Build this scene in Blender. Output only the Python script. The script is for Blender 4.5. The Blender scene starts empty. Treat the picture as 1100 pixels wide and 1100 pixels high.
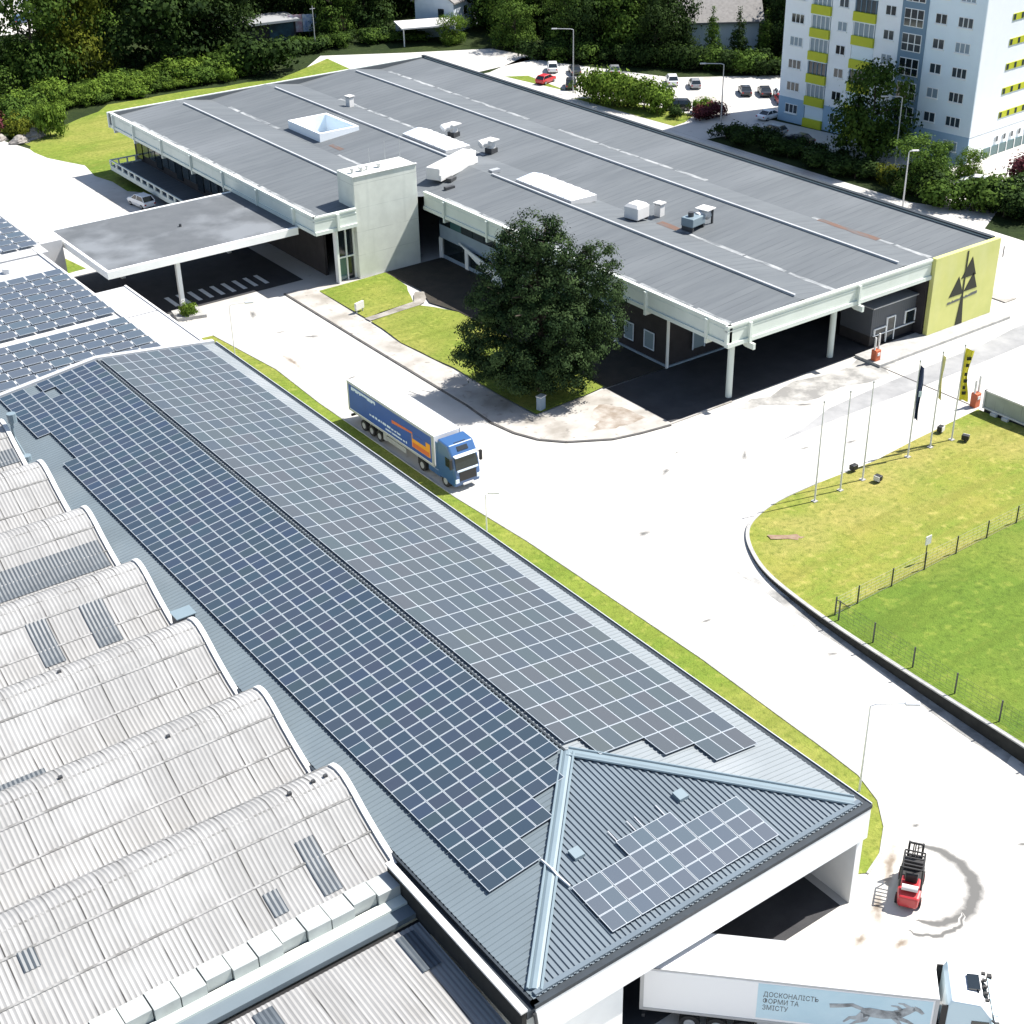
import bpy, math, random
import numpy as np
from mathutils import Matrix, Vector
R = random.Random(7)
sc = bpy.context.scene
C = sc.collection
rad = math.radians

# ------------------------------------------------------------------ materials
def mat(name, col, rough=.7, metal=0., spec=.5, noise=0., nscale=1., col2=None, bump=0., bscale=20., stretch=(1, 1, 1), coat=0., emit=None, detail=4., lo=.35, hi=.65):
    m = bpy.data.materials.new(name); m.use_nodes = True
    nt = m.node_tree; b = nt.nodes['Principled BSDF']
    b.inputs['Base Color'].default_value = (*col, 1); b.inputs['Roughness'].default_value = rough
    b.inputs['Metallic'].default_value = metal; b.inputs['Specular IOR Level'].default_value = spec
    b.inputs['Coat Weight'].default_value = coat
    if col2 is not None or noise or bump:
        tc = nt.nodes.new('ShaderNodeTexCoord'); mp = nt.nodes.new('ShaderNodeMapping')
        mp.inputs['Scale'].default_value = stretch
        nt.links.new(tc.outputs['Object'], mp.inputs['Vector'])
    if col2 is not None or noise:
        c2 = col2 if col2 is not None else tuple(max(0, c * (1 - noise)) for c in col)
        n = nt.nodes.new('ShaderNodeTexNoise'); n.inputs['Scale'].default_value = nscale
        n.inputs['Detail'].default_value = detail; n.inputs['Roughness'].default_value = .62
        r = nt.nodes.new('ShaderNodeMapRange'); r.inputs['From Min'].default_value = lo; r.inputs['From Max'].default_value = hi
        mx = nt.nodes.new('ShaderNodeMix'); mx.data_type = 'RGBA'
        mx.inputs['A'].default_value = (*col, 1); mx.inputs['B'].default_value = (*c2, 1)
        nt.links.new(mp.outputs[0], n.inputs['Vector']); nt.links.new(n.outputs['Fac'], r.inputs['Value'])
        nt.links.new(r.outputs[0], mx.inputs['Factor']); nt.links.new(mx.outputs['Result'], b.inputs['Base Color'])
        m['mix'] = mx.name
    if bump:
        n2 = nt.nodes.new('ShaderNodeTexNoise'); n2.inputs['Scale'].default_value = bscale; n2.inputs['Detail'].default_value = 3
        bp = nt.nodes.new('ShaderNodeBump'); bp.inputs['Strength'].default_value = bump; bp.inputs['Distance'].default_value = .1
        nt.links.new(mp.outputs[0], n2.inputs['Vector']); nt.links.new(n2.outputs['Fac'], bp.inputs['Height']); nt.links.new(bp.outputs[0], b.inputs['Normal'])
    return m

def layer(m, col, scale, lo, hi, stretch=(1, 1, 1), detail=5., amount=1.):
    """one more noise layer over the base colour"""
    nt = m.node_tree; b = nt.nodes['Principled BSDF']
    tc = nt.nodes.new('ShaderNodeTexCoord'); mp = nt.nodes.new('ShaderNodeMapping'); mp.inputs['Scale'].default_value = stretch
    mp.inputs['Location'].default_value = (R.random() * 50, R.random() * 50, 3)
    n = nt.nodes.new('ShaderNodeTexNoise'); n.inputs['Scale'].default_value = scale; n.inputs['Detail'].default_value = detail
    r = nt.nodes.new('ShaderNodeMapRange'); r.inputs['From Min'].default_value = lo; r.inputs['From Max'].default_value = hi; r.inputs['To Max'].default_value = amount
    mx = nt.nodes.new('ShaderNodeMix'); mx.data_type = 'RGBA'; mx.inputs['B'].default_value = (*col, 1)
    src = b.inputs['Base Color'].links[0].from_socket if b.inputs['Base Color'].links else None
    if src: nt.links.new(src, mx.inputs['A'])
    else: mx.inputs['A'].default_value = b.inputs['Base Color'].default_value
    nt.links.new(tc.outputs['Object'], mp.inputs['Vector']); nt.links.new(mp.outputs[0], n.inputs['Vector'])
    nt.links.new(n.outputs['Fac'], r.inputs['Value']); nt.links.new(r.outputs[0], mx.inputs['Factor'])
    nt.links.new(mx.outputs['Result'], b.inputs['Base Color'])
    return m

def lines(m, axis, pitch, col, width=.12, wob=0.):
    """thin sheet-joint lines across one object axis"""
    nt = m.node_tree; b = nt.nodes['Principled BSDF']
    tc = nt.nodes.new('ShaderNodeTexCoord'); sx = nt.nodes.new('ShaderNodeSeparateXYZ'); nt.links.new(tc.outputs['Object'], sx.inputs[0])
    d = nt.nodes.new('ShaderNodeMath'); d.operation = 'DIVIDE'; d.inputs[1].default_value = pitch
    f = nt.nodes.new('ShaderNodeMath'); f.operation = 'FRACT'
    l = nt.nodes.new('ShaderNodeMath'); l.operation = 'LESS_THAN'; l.inputs[1].default_value = width / pitch
    n = nt.nodes.new('ShaderNodeTexNoise'); n.inputs['Scale'].default_value = .35; n.inputs['Detail'].default_value = 2
    r = nt.nodes.new('ShaderNodeMapRange'); r.inputs['From Min'].default_value = .35; r.inputs['From Max'].default_value = .6
    mu = nt.nodes.new('ShaderNodeMath'); mu.operation = 'MULTIPLY'
    nt.links.new(tc.outputs['Object'], n.inputs['Vector']); nt.links.new(n.outputs['Fac'], r.inputs['Value'])
    nt.links.new(sx.outputs['XYZ'.index(axis)], d.inputs[0]); nt.links.new(d.outputs[0], f.inputs[0]); nt.links.new(f.outputs[0], l.inputs[0])
    nt.links.new(l.outputs[0], mu.inputs[0]); nt.links.new(r.outputs[0], mu.inputs[1])
    mx = nt.nodes.new('ShaderNodeMix'); mx.data_type = 'RGBA'; mx.inputs['B'].default_value = (*col, 1)
    src = b.inputs['Base Color'].links[0].from_socket if b.inputs['Base Color'].links else None
    if src: nt.links.new(src, mx.inputs['A'])
    else: mx.inputs['A'].default_value = b.inputs['Base Color'].default_value
    nt.links.new(mu.outputs[0], mx.inputs['Factor']); nt.links.new(mx.outputs['Result'], b.inputs['Base Color'])
    return m

def tint(m, cols, amount):
    """per-panel tint: random per object and per island"""
    nt = m.node_tree; b = nt.nodes['Principled BSDF']
    oi = nt.nodes.new('ShaderNodeObjectInfo'); ge = nt.nodes.new('ShaderNodeNewGeometry')
    ad = nt.nodes.new('ShaderNodeMath'); ad.operation = 'ADD'; fr = nt.nodes.new('ShaderNodeMath'); fr.operation = 'FRACT'
    nt.links.new(oi.outputs['Random'], ad.inputs[0]); nt.links.new(ge.outputs['Random Per Island'], ad.inputs[1]); nt.links.new(ad.outputs[0], fr.inputs[0])
    cr = nt.nodes.new('ShaderNodeValToRGB'); el = cr.color_ramp.elements
    while len(el) < len(cols): el.new(.5)
    for i, c in enumerate(cols): el[i].position = i / (len(cols) - 1); el[i].color = (*c, 1)
    nt.links.new(fr.outputs[0], cr.inputs[0]); nt.links.new(cr.outputs[0], b.inputs['Base Color'])
    return m

M = {}
M['concrete_yard'] = layer(layer(mat('concrete_yard', (.50, .485, .455), .9, col2=(.44, .425, .395), nscale=.12, detail=8, bump=.15, bscale=8), (.27, .245, .215), .09, .60, .74, detail=9, amount=.75), (.26, .25, .235), .9, .64, .78, detail=6, amount=.8)
M['sidewalk'] = layer(layer(mat('sidewalk', (.42, .40, .37), .9, col2=(.34, .32, .29), nscale=.5, detail=8), (.22, .20, .17), .3, .50, .68, detail=8, amount=.85), (.15, .135, .115), 1.3, .60, .74, detail=7, amount=.8)
M['stain'] = mat('stain', (.17, .167, .158), .85, col2=(.43, .42, .395), nscale=.8, detail=9, lo=.42, hi=.66)
M['brown_stain'] = mat('brown_stain', (.23, .185, .14), .9, col2=(.43, .41, .375), nscale=.5, detail=7, lo=.42, hi=.66)
M['dark_asphalt'] = mat('dark_asphalt', (.045, .045, .048), .9, col2=(.03, .03, .033), nscale=.5, bump=.2, bscale=25)  # asphalt darkened further to carry the shade under roofs and canopy
M['patch_asphalt'] = mat('patch_asphalt', (.22, .222, .225), .9, col2=(.31, .31, .31), nscale=.4, detail=7)
M['kerb'] = mat('kerb', (.40, .395, .38), .85, noise=.25, nscale=1.5)
M['wall_face'] = mat('wall_face', (.022, .022, .02), .95, noise=.5, nscale=1.2)  # near-black colour stands in for shade on these faces
M['path_earth'] = mat('path_earth', (.16, .145, .12), .95, col2=(.36, .34, .31), nscale=.5, detail=7)
M['bare_soil'] = mat('bare_soil', (.20, .12, .08), .95, col2=(.26, .19, .13), nscale=2)
M['dark_kerb'] = mat('dark_kerb', (.11, .105, .1), .9, noise=.4, nscale=.8)
def grass(name, a, b, c, ca=.75):
    m = mat(name, a, .95, spec=.15, col2=b, nscale=.16, detail=9, bump=.7, bscale=9)
    layer(m, c, .09, .48, .64, detail=8, amount=ca); layer(m, tuple(x * .5 for x in b), 2.6, .48, .72, detail=7, amount=.6); layer(m, tuple(min(1, x * 1.5) for x in c), 1.3, .55, .75, detail=8, amount=.5)
    layer(m, tuple(x * .72 for x in a), .5, .5, .66, stretch=(.12, 1.6, 1), detail=5, amount=.6); layer(m, tuple(min(1, x * 1.25) for x in a), 7., .55, .75, detail=3, amount=.5)
    return m
M['lawn_dry'] = grass('lawn_dry', (.245, .24, .050), (.15, .205, .030), (.31, .26, .085), .8)
M['lawn_green'] = grass('lawn_green', (.120, .180, .024), (.085, .145, .020), (.18, .20, .038), .65)
M['lawn_bright'] = grass('lawn_bright', (.175, .215, .034), (.110, .170, .022), (.25, .24, .060), .7)
M['meadow'] = grass('meadow', (.022, .036, .009), (.014, .025, .007), (.04, .055, .013), .5)
M['soil'] = mat('soil', (.04, .032, .024), .95, col2=(.022, .02, .014), nscale=.8, bump=.5)
M['white_paint'] = mat('white_paint', (.84, .85, .83), .6, noise=.06, nscale=.5)
M['fascia'] = layer(mat('fascia', (.64, .685, .63), .65, noise=.08, nscale=.4), (.52, .56, .50), .8, .55, .8, stretch=(1, 1, .12), amount=.5)
M['concrete_block'] = lines(layer(mat('concrete_block', (.66, .68, .62), .8, noise=.12, nscale=.6), (.44, .46, .42), .7, .55, .8, stretch=(1.5, 1, .15), amount=.55), 'Z', 2.6, (.45, .47, .43), .06)
M['bitumen'] = layer(layer(mat('bitumen', (.112, .124, .132), .72, col2=(.090, .101, .110), nscale=.45, stretch=(.25, 2.2, 1), detail=6), (.145, .158, .168), .12, .5, .72, stretch=(.3, 1, 1), amount=.7), (.080, .090, .098), .9, .55, .75, stretch=(.10, 1.1, 1), amount=.45)
lines(M['bitumen'], 'Y', 1.02, (.070, .078, .086), .1)
M['bitumen_pale'] = lines(layer(mat('bitumen_pale', (.105, .118, .132), .72, col2=(.088, .1, .114), nscale=.5, stretch=(.3, 2, 1)), (.14, .15, .165), .15, .5, .7, amount=.6), 'Y', 1.02, (.075, .085, .098), .08)  # bitumen with sunlight painted in for the sun-facing slopes, unassigned
M['ridge_cap'] = mat('ridge_cap', (.46, .47, .48), .5, noise=.15, nscale=.6)
M['roof_white'] = mat('roof_white', (.36, .37, .37), .7, col2=(.13, .142, .15), nscale=1.4, detail=9, lo=.38, hi=.6, stretch=(1, .3, 1))
M['rust'] = mat('rust', (.13, .075, .055), .9, col2=(.095, .10, .105), nscale=.9, detail=7, lo=.45, hi=.65, stretch=(1, .4, 1))
M['canopy_top'] = layer(mat('canopy_top', (.098, .106, .114), .85, col2=(.08, .088, .096), nscale=.6, detail=7), (.185, .20, .215), .16, .50, .64, detail=7, amount=.7)
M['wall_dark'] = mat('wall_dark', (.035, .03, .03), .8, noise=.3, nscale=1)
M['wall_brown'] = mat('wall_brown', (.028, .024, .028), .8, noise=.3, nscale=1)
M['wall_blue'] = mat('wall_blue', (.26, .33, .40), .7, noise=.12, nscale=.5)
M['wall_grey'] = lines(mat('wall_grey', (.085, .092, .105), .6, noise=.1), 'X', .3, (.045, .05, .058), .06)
M['glass_dark'] = mat('glass_dark', (.012, .018, .022), .08, spec=.8)
M['glass_teal'] = mat('glass_teal', (.05, .12, .13), .1, spec=.8)
M['glass_window'] = mat('glass_window', (.035, .05, .062), .12, spec=.7)
M['glass_pale'] = mat('glass_pale', (.22, .29, .34), .25, spec=.7)
M['yellow_board'] = layer(mat('yellow_board', (.60, .59, .20), .65, col2=(.53, .54, .17), nscale=.35), (.64, .63, .34), .25, .52, .75, stretch=(1, 1, .4), amount=.6)
M['black'] = mat('black', (.012, .012, .013), .6)
M['black_print'] = mat('black_print', (.022, .024, .014), .7)
M['rubber'] = mat('rubber', (.018, .018, .018), .85)
M['metal_grey'] = mat('metal_grey', (.42, .43, .44), .45, metal=.3)
M['metal_dark'] = mat('metal_dark', (.06, .062, .065), .5, metal=.3)
M['galv'] = mat('galv', (.55, .56, .57), .45, metal=.2)
M['eternit'] = layer(layer(layer(mat('eternit', (.305, .303, .297), .9, col2=(.255, .253, .248), nscale=.5, detail=8, stretch=(1.2, .35, .35)), (.22, .218, .212), .8, .52, .76, stretch=(2.6, .22, .22), detail=7, amount=.75), (.36, .358, .35), .22, .54, .72, amount=.8), (.16, .152, .135), .5, .60, .80, detail=8, stretch=(1, .5, .5), amount=.55)
lines(M['eternit'], 'X', .25, (.22, .216, .208), .06); lines(M['eternit'], 'X', 1.25, (.06, .058, .055), .07)
M['eternit_seam'] = mat('eternit_seam', (.15, .148, .142), .9, col2=(.31, .308, .302), nscale=1.1, detail=6, lo=.42, hi=.6)
M['skylight_sheet'] = mat('skylight_sheet', (.075, .090, .104), .5, noise=.2, nscale=1)
M['block_white'] = mat('block_white', (.40, .425, .415), .7, noise=.2, nscale=.8)
M['trim_white'] = mat('trim_white', (.64, .63, .61), .6, noise=.08, nscale=.5)
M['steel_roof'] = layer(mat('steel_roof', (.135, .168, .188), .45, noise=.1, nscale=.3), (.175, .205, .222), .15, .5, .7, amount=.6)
M['steel_pale'] = layer(mat('steel_pale', (.235, .26, .272), .45, noise=.1, nscale=.3), (.30, .315, .325), .2, .5, .7, amount=.6)  # same roof steel, its glare painted in as a paler colour
M['steel_hip'] = mat('steel_hip', (.125, .158, .185), .42, noise=.12, nscale=.3)
M['hip_cap'] = mat('hip_cap', (.185, .24, .27), .4, noise=.08, nscale=.6)
M['gutter'] = mat('gutter', (.022, .032, .042), .6, noise=.3)
M['roof_slab'] = layer(mat('roof_slab', (.50, .50, .50), .7, noise=.12, nscale=.4, detail=7), (.36, .36, .36), .3, .55, .75, detail=7, amount=.6)
M['panel_frame'] = mat('panel_frame', (.37, .405, .435), .45)
M['cell_blue'] = tint(mat('cell_blue', (.03, .045, .08), .22, spec=.5), [(.034, .050, .080), (.040, .053, .074), (.036, .058, .078), (.032, .047, .070), (.038, .058, .071), (.040, .050, .074)], 1)
M['cell_grey'] = tint(mat('cell_grey', (.06, .07, .075), .28, spec=.5), [(.070, .082, .090), (.077, .083, .091), (.067, .085, .091), (.065, .078, .093), (.075, .088, .089)], 1)  # plain panel type, base colour lightened to imitate sky reflection
M['cell_plain'] = tint(mat('cell_plain', (.05, .06, .075), .28, spec=.5), [(.072, .092, .118), (.080, .094, .116), (.072, .098, .120)], 1)
M['apt_white'] = mat('apt_white', (.86, .89, .90), .7, noise=.04, nscale=.5)
M['apt_pale'] = mat('apt_pale', (.74, .84, .89), .7, noise=.04, nscale=.5)
M['apt_base'] = mat('apt_base', (.32, .47, .60), .7, noise=.06, nscale=.5)
M['apt_stair'] = mat('apt_stair', (.16, .25, .33), .7, noise=.06, nscale=.5)
M['lime'] = mat('lime', (.50, .52, .02), .6, noise=.06)
M['trailer_white'] = mat('trailer_white', (.82, .82, .82), .4)
M['truck_blue'] = mat('truck_blue', (.032, .095, .235), .3, coat=.5)
M['curtain_blue'] = mat('curtain_blue', (.018, .07, .30), .5, noise=.12, nscale=.6)
M['cab_teal'] = mat('cab_teal', (.50, .64, .70), .3, coat=.4)
M['banner_blue'] = mat('banner_blue', (.44, .63, .72), .5, col2=(.56, .72, .79), nscale=.25)
M['orange'] = mat('orange', (.70, .29, .02), .5)
M['orange_red'] = mat('orange_red', (.55, .12, .04), .5)
M['print_pale'] = mat('print_pale', (.62, .70, .80), .5)
M['print_grey'] = mat('print_grey', (.10, .11, .12), .5)
M['horse_grey'] = mat('horse_grey', (.15, .16, .17), .5, col2=(.42, .45, .47), nscale=1.8)
M['red'] = mat('red', (.42, .02, .025), .4, coat=.4)
M['car_white'] = mat('car_white', (.78, .79, .8), .3, coat=.5)
M['car_dark'] = mat('car_dark', (.022, .024, .03), .3, coat=.5)
M['car_grey'] = mat('car_grey', (.30, .31, .33), .3, coat=.5, metal=.3)
M['car_blue'] = mat('car_blue', (.03, .07, .16), .3, coat=.5)
M['tail_red'] = mat('tail_red', (.4, .015, .015), .3)
M['flag_navy'] = mat('flag_navy', (.02, .035, .09), .8, noise=.2)
M['flag_yellow'] = mat('flag_yellow', (.78, .66, .05), .8, noise=.1)
M['flag_pale'] = mat('flag_pale', (.75, .68, .30), .8, noise=.1)
M['gate_green'] = lines(mat('gate_green', (.34, .37, .33), .6, noise=.15), 'Y', .9, (.2, .22, .2), .06)
M['gate_red'] = mat('gate_red', (.50, .11, .04), .6, noise=.15)
M['house_white'] = mat('house_white', (.62, .68, .74), .8, noise=.06)
M['tile_roof'] = mat('tile_roof', (.22, .21, .20), .8, noise=.25, nscale=2)
M['bark'] = mat('bark', (.06, .045, .032), .95, noise=.4, nscale=4)
M['rock'] = mat('rock', (.36, .33, .30), .9, col2=(.2, .18, .16), nscale=2, detail=8, bump=.5)
M['poster_a'] = mat('poster_a', (.42, .18, .22), .6, col2=(.55, .55, .6), nscale=1.1)
M['poster_b'] = mat('poster_b', (.10, .20, .45), .6, col2=(.6, .62, .66), nscale=.9)
M['poster_c'] = mat('poster_c', (.28, .10, .05), .6, col2=(.05, .14, .05), nscale=1.2)
M['graffiti'] = mat('graffiti', (.035, .09, .12), .7, col2=(.02, .03, .04), nscale=.8)

def soft(name, col, clean):
    """a stain that thins out towards its rim into the paving's own colour"""
    m = mat(name, col, .9); nt = m.node_tree; b = nt.nodes['Principled BSDF']
    at = nt.nodes.new('ShaderNodeAttribute'); at.attribute_name = 'fade'
    tc = nt.nodes.new('ShaderNodeTexCoord'); n = nt.nodes.new('ShaderNodeTexNoise'); n.inputs['Scale'].default_value = 1.1; n.inputs['Detail'].default_value = 9; n.inputs['Roughness'].default_value = .7
    a = nt.nodes.new('ShaderNodeMath'); a.operation = 'ADD'; r = nt.nodes.new('ShaderNodeMapRange'); r.inputs['From Min'].default_value = .66; r.inputs['From Max'].default_value = 1.25
    mx = nt.nodes.new('ShaderNodeMix'); mx.data_type = 'RGBA'; mx.inputs['A'].default_value = (*clean, 1); mx.inputs['B'].default_value = (*col, 1)
    nt.links.new(tc.outputs['Object'], n.inputs['Vector']); nt.links.new(at.outputs['Fac'], a.inputs[0]); nt.links.new(n.outputs['Fac'], a.inputs[1]); nt.links.new(a.outputs[0], r.inputs['Value'])
    nt.links.new(r.outputs[0], mx.inputs['Factor']); nt.links.new(mx.outputs['Result'], b.inputs['Base Color']); return m
M['stain'] = soft('stain', (.12, .118, .112), (.49, .475, .445))
M['brown_stain'] = soft('brown_stain', (.19, .155, .12), (.48, .46, .425))
M['walk_stain'] = mat('walk_stain', (.22, .18, .14), .9, col2=(.40, .375, .34), nscale=.5, detail=7, lo=.42, hi=.66)
M['patch_stain'] = mat('patch_stain', (.20, .197, .188), .85, col2=(.43, .42, .395), nscale=.5, detail=9, lo=.42, hi=.66)
def fade(o, vals):
    a = o.data.attributes.new('fade', 'FLOAT', 'POINT'); a.data.foreach_set('value', vals); return o

def foliage(name, dark, light, trans=.25):
    m = bpy.data.materials.new(name); m.use_nodes = True; nt = m.node_tree; b = nt.nodes['Principled BSDF']
    at = nt.nodes.new('ShaderNodeAttribute'); at.attribute_name = 'shade'
    oi = nt.nodes.new('ShaderNodeObjectInfo')
    mx = nt.nodes.new('ShaderNodeMix'); mx.data_type = 'RGBA'; mx.inputs['A'].default_value = (*dark, 1); mx.inputs['B'].default_value = (*light, 1)
    nt.links.new(at.outputs['Fac'], mx.inputs['Factor'])
    hs = nt.nodes.new('ShaderNodeHueSaturation'); mr = nt.nodes.new('ShaderNodeMapRange'); mr.inputs['To Min'].default_value = .8; mr.inputs['To Max'].default_value = 1.2
    nt.links.new(oi.outputs['Random'], mr.inputs['Value']); nt.links.new(mr.outputs[0], hs.inputs['Value']); nt.links.new(mx.outputs['Result'], hs.inputs['Color'])
    nt.links.new(hs.outputs[0], b.inputs['Base Color']); b.inputs['Roughness'].default_value = .75; b.inputs['Specular IOR Level'].default_value = .05
    tr = nt.nodes.new('ShaderNodeBsdfTranslucent'); nt.links.new(hs.outputs[0], tr.inputs['Color'])
    ms = nt.nodes.new('ShaderNodeMixShader'); ms.inputs[0].default_value = trans
    out = nt.nodes['Material Output']; nt.links.new(b.outputs[0], ms.inputs[1]); nt.links.new(tr.outputs[0], ms.inputs[2]); nt.links.new(ms.outputs[0], out.inputs['Surface'])
    return m
M['leaf_dark'] = foliage('leaf_dark', (.008, .018, .006), (.042, .074, .017), .15)
M['leaf_mid'] = foliage('leaf_mid', (.022, .050, .010), (.095, .155, .026))
M['leaf_bright'] = foliage('leaf_bright', (.050, .098, .014), (.150, .225, .032))
M['leaf_yellow'] = foliage('leaf_yellow', (.050, .070, .011), (.175, .190, .022))
M['leaf_pine'] = foliage('leaf_pine', (.005, .015, .006), (.050, .080, .028), .06)
M['leaf_red'] = foliage('leaf_red', (.05, .012, .016), (.16, .05, .06))

# ------------------------------------------------------------------ mesh builder
class MB:
    def __init__(s): s.v = []; s.f = []; s.mi = []; s.cur = 0; s.T = None
    def pt(s, p):
        if s.T is not None: p = s.T @ Vector(p)
        s.v.append((p[0], p[1], p[2])); return len(s.v) - 1
    def face(s, pts, flip=False):
        ids = [s.pt(p) for p in pts]
        if flip: ids.reverse()
        s.f.append(ids); s.mi.append(s.cur)
    def box(s, x0, x1, y0, y1, z0, z1):
        if x0 > x1: x0, x1 = x1, x0
        if y0 > y1: y0, y1 = y1, y0
        if z0 > z1: z0, z1 = z1, z0
        i = [s.pt(p) for p in ((x0, y0, z0), (x1, y0, z0), (x1, y1, z0), (x0, y1, z0), (x0, y0, z1), (x1, y0, z1), (x1, y1, z1), (x0, y1, z1))]
        for q in ((0, 3, 2, 1), (4, 5, 6, 7), (0, 1, 5, 4), (1, 2, 6, 5), (2, 3, 7, 6), (3, 0, 4, 7)):
            s.f.append([i[k] for k in q]); s.mi.append(s.cur)
        return s
    def prism(s, poly, z0, z1):
        a = sum(poly[i][0] * poly[(i + 1) % len(poly)][1] - poly[(i + 1) % len(poly)][0] * poly[i][1] for i in range(len(poly)))
        if a < 0: poly = poly[::-1]
        n = len(poly)
        b = [s.pt((x, y, z0)) for x, y in poly]; t = [s.pt((x, y, z1)) for x, y in poly]
        s.f.append(b[::-1]); s.mi.append(s.cur); s.f.append(t); s.mi.append(s.cur)
        for i in range(n):
            j = (i + 1) % n; s.f.append([b[i], b[j], t[j], t[i]]); s.mi.append(s.cur)
        return s
    def extrude(s, prof, axis, a, b):
        """profile (u,v) swept between a and b along axis x or y; v is z"""
        f = (lambda u, v, w: (w, u, v)) if axis == 'x' else (lambda u, v, w: (u, w, v))
        p = [s.pt(f(u, v, a)) for u, v in prof]; q = [s.pt(f(u, v, b)) for u, v in prof]; n = len(prof)
        s.f.append(p[::-1]); s.mi.append(s.cur); s.f.append(q); s.mi.append(s.cur)
        for i in range(n):
            j = (i + 1) % n; s.f.append([p[i], p[j], q[j], q[i]]); s.mi.append(s.cur)
        return s
    def tube(s, pts, r, n=8, r1=None, cap=True):
        pts = [Vector(p) for p in pts]; rings = []
        for i, p in enumerate(pts):
            d = (pts[min(i + 1, len(pts) - 1)] - pts[max(i - 1, 0)]).normalized()
            u = d.cross(Vector((0, 0, 1)) if abs(d.z) < .9 else Vector((1, 0, 0))).normalized(); w = d.cross(u)
            rr = r if r1 is None else r + (r1 - r) * i / max(1, len(pts) - 1)
            rings.append([s.pt(p + u * math.cos(2 * math.pi * k / n) * rr + w * math.sin(2 * math.pi * k / n) * rr) for k in range(n)])
        for a, b in zip(rings, rings[1:]):
            for k in range(n):
                l = (k + 1) % n; s.f.append([a[k], a[l], b[l], b[k]]); s.mi.append(s.cur)
        if cap:
            s.f.append(rings[0][::-1]); s.mi.append(s.cur); s.f.append(rings[-1]); s.mi.append(s.cur)
        return s
    def loft(s, rings):
        ids = [[s.pt(p) for p in r] for r in rings]; n = len(ids[0])
        for a, b in zip(ids, ids[1:]):
            for k in range(n):
                l = (k + 1) % n; s.f.append([a[k], a[l], b[l], b[k]]); s.mi.append(s.cur)
        s.f.append(ids[0][::-1]); s.mi.append(s.cur); s.f.append(ids[-1]); s.mi.append(s.cur)
        return s
    def build(s, name, mats, parent=None, smooth=False, world=False, loc=None, bevel=0.):
        me = bpy.data.meshes.new(name)
        v = s.v
        if world and parent is not None:
            l = parent.location; v = [(a - l.x, b - l.y, c - l.z) for a, b, c in v]
        me.from_pydata(v, [], s.f)
        ms = mats if isinstance(mats, (list, tuple)) else [mats]
        for m in ms: me.materials.append(M[m])
        if len(ms) > 1: me.polygons.foreach_set('material_index', s.mi)
        if smooth: me.polygons.foreach_set('use_smooth', [True] * len(me.polygons))
        me.validate(); me.update()
        o = bpy.data.objects.new(name, me); C.objects.link(o)
        if parent is not None: o.parent = parent
        if loc is not None: o.location = loc
        if bevel:
            b = o.modifiers.new('bevel', 'BEVEL'); b.width = bevel; b.segments = 2; b.limit_method = 'ANGLE'
        return o

def tag(o, label=None, cat=None, group=None, kind=None):
    if label: o['label'] = label
    if cat: o['category'] = cat
    if group: o['group'] = group
    if kind: o['kind'] = kind
    return o
def thing(name, label, cat, loc=(0, 0, 0), rot=0., group=None):
    o = bpy.data.objects.new(name, None); C.objects.link(o); o.location = loc; o.rotation_euler = (0, 0, rot)
    o.empty_display_size = .3
    return tag(o, label, cat, group)
def kids(o): return [c for c in o.children]
def dup(root, loc, rot=None, label=None, group=None, scale=None):
    def cp(o, p):
        c = o.copy(); C.objects.link(c)
        if p is not None: c.parent = p
        for k in kids(o): cp(k, c)
        return c
    r = cp(root, None); r.location = loc
    if rot is not None: r.rotation_euler = (0, 0, rot)
    if scale is not None: r.scale = scale if isinstance(scale, (tuple, list)) else (scale,) * 3
    if label: r['label'] = label
    if group: r['group'] = group
    return r
def sheet(name, poly, z, m, kind='structure'):
    b = MB(); a = sum(poly[i][0] * poly[(i + 1) % len(poly)][1] - poly[(i + 1) % len(poly)][0] * poly[i][1] for i in range(len(poly)))
    if a < 0: poly = poly[::-1]
    b.face([(x, y, z) for x, y in poly]); return tag(b.build(name, m), kind=kind)
def text(body, size, parent, m, rot, loc, name='lettering', depth=.004, align='LEFT', bold=0., sx=1.):
    cu = bpy.data.curves.new(name, 'FONT'); cu.body = body; cu.size = size; cu.extrude = depth; cu.align_x = align; cu.offset = bold
    cu.space_line = 1.0
    q = bpy.data.objects.new(name, cu); C.objects.link(q); bpy.context.view_layer.update()
    me = bpy.data.meshes.new_from_object(q.evaluated_get(bpy.context.evaluated_depsgraph_get())); bpy.data.objects.remove(q)
    o = bpy.data.objects.new(name, me); C.objects.link(o); me.materials.clear(); me.materials.append(M[m]); o.parent = parent; o.scale = (sx, 1, 1)
    o.rotation_euler = rot; o.location = loc; return o
def wob(poly, amt, n=3, seed=0):
    """irregular outline: subdivide and jitter"""
    r = random.Random(seed); out = []
    for i, (x, y) in enumerate(poly):
        x2, y2 = poly[(i + 1) % len(poly)]
        for k in range(n):
            t = k / n; out.append((x + (x2 - x) * t + r.uniform(-amt, amt), y + (y2 - y) * t + r.uniform(-amt, amt)))
    return out

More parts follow.
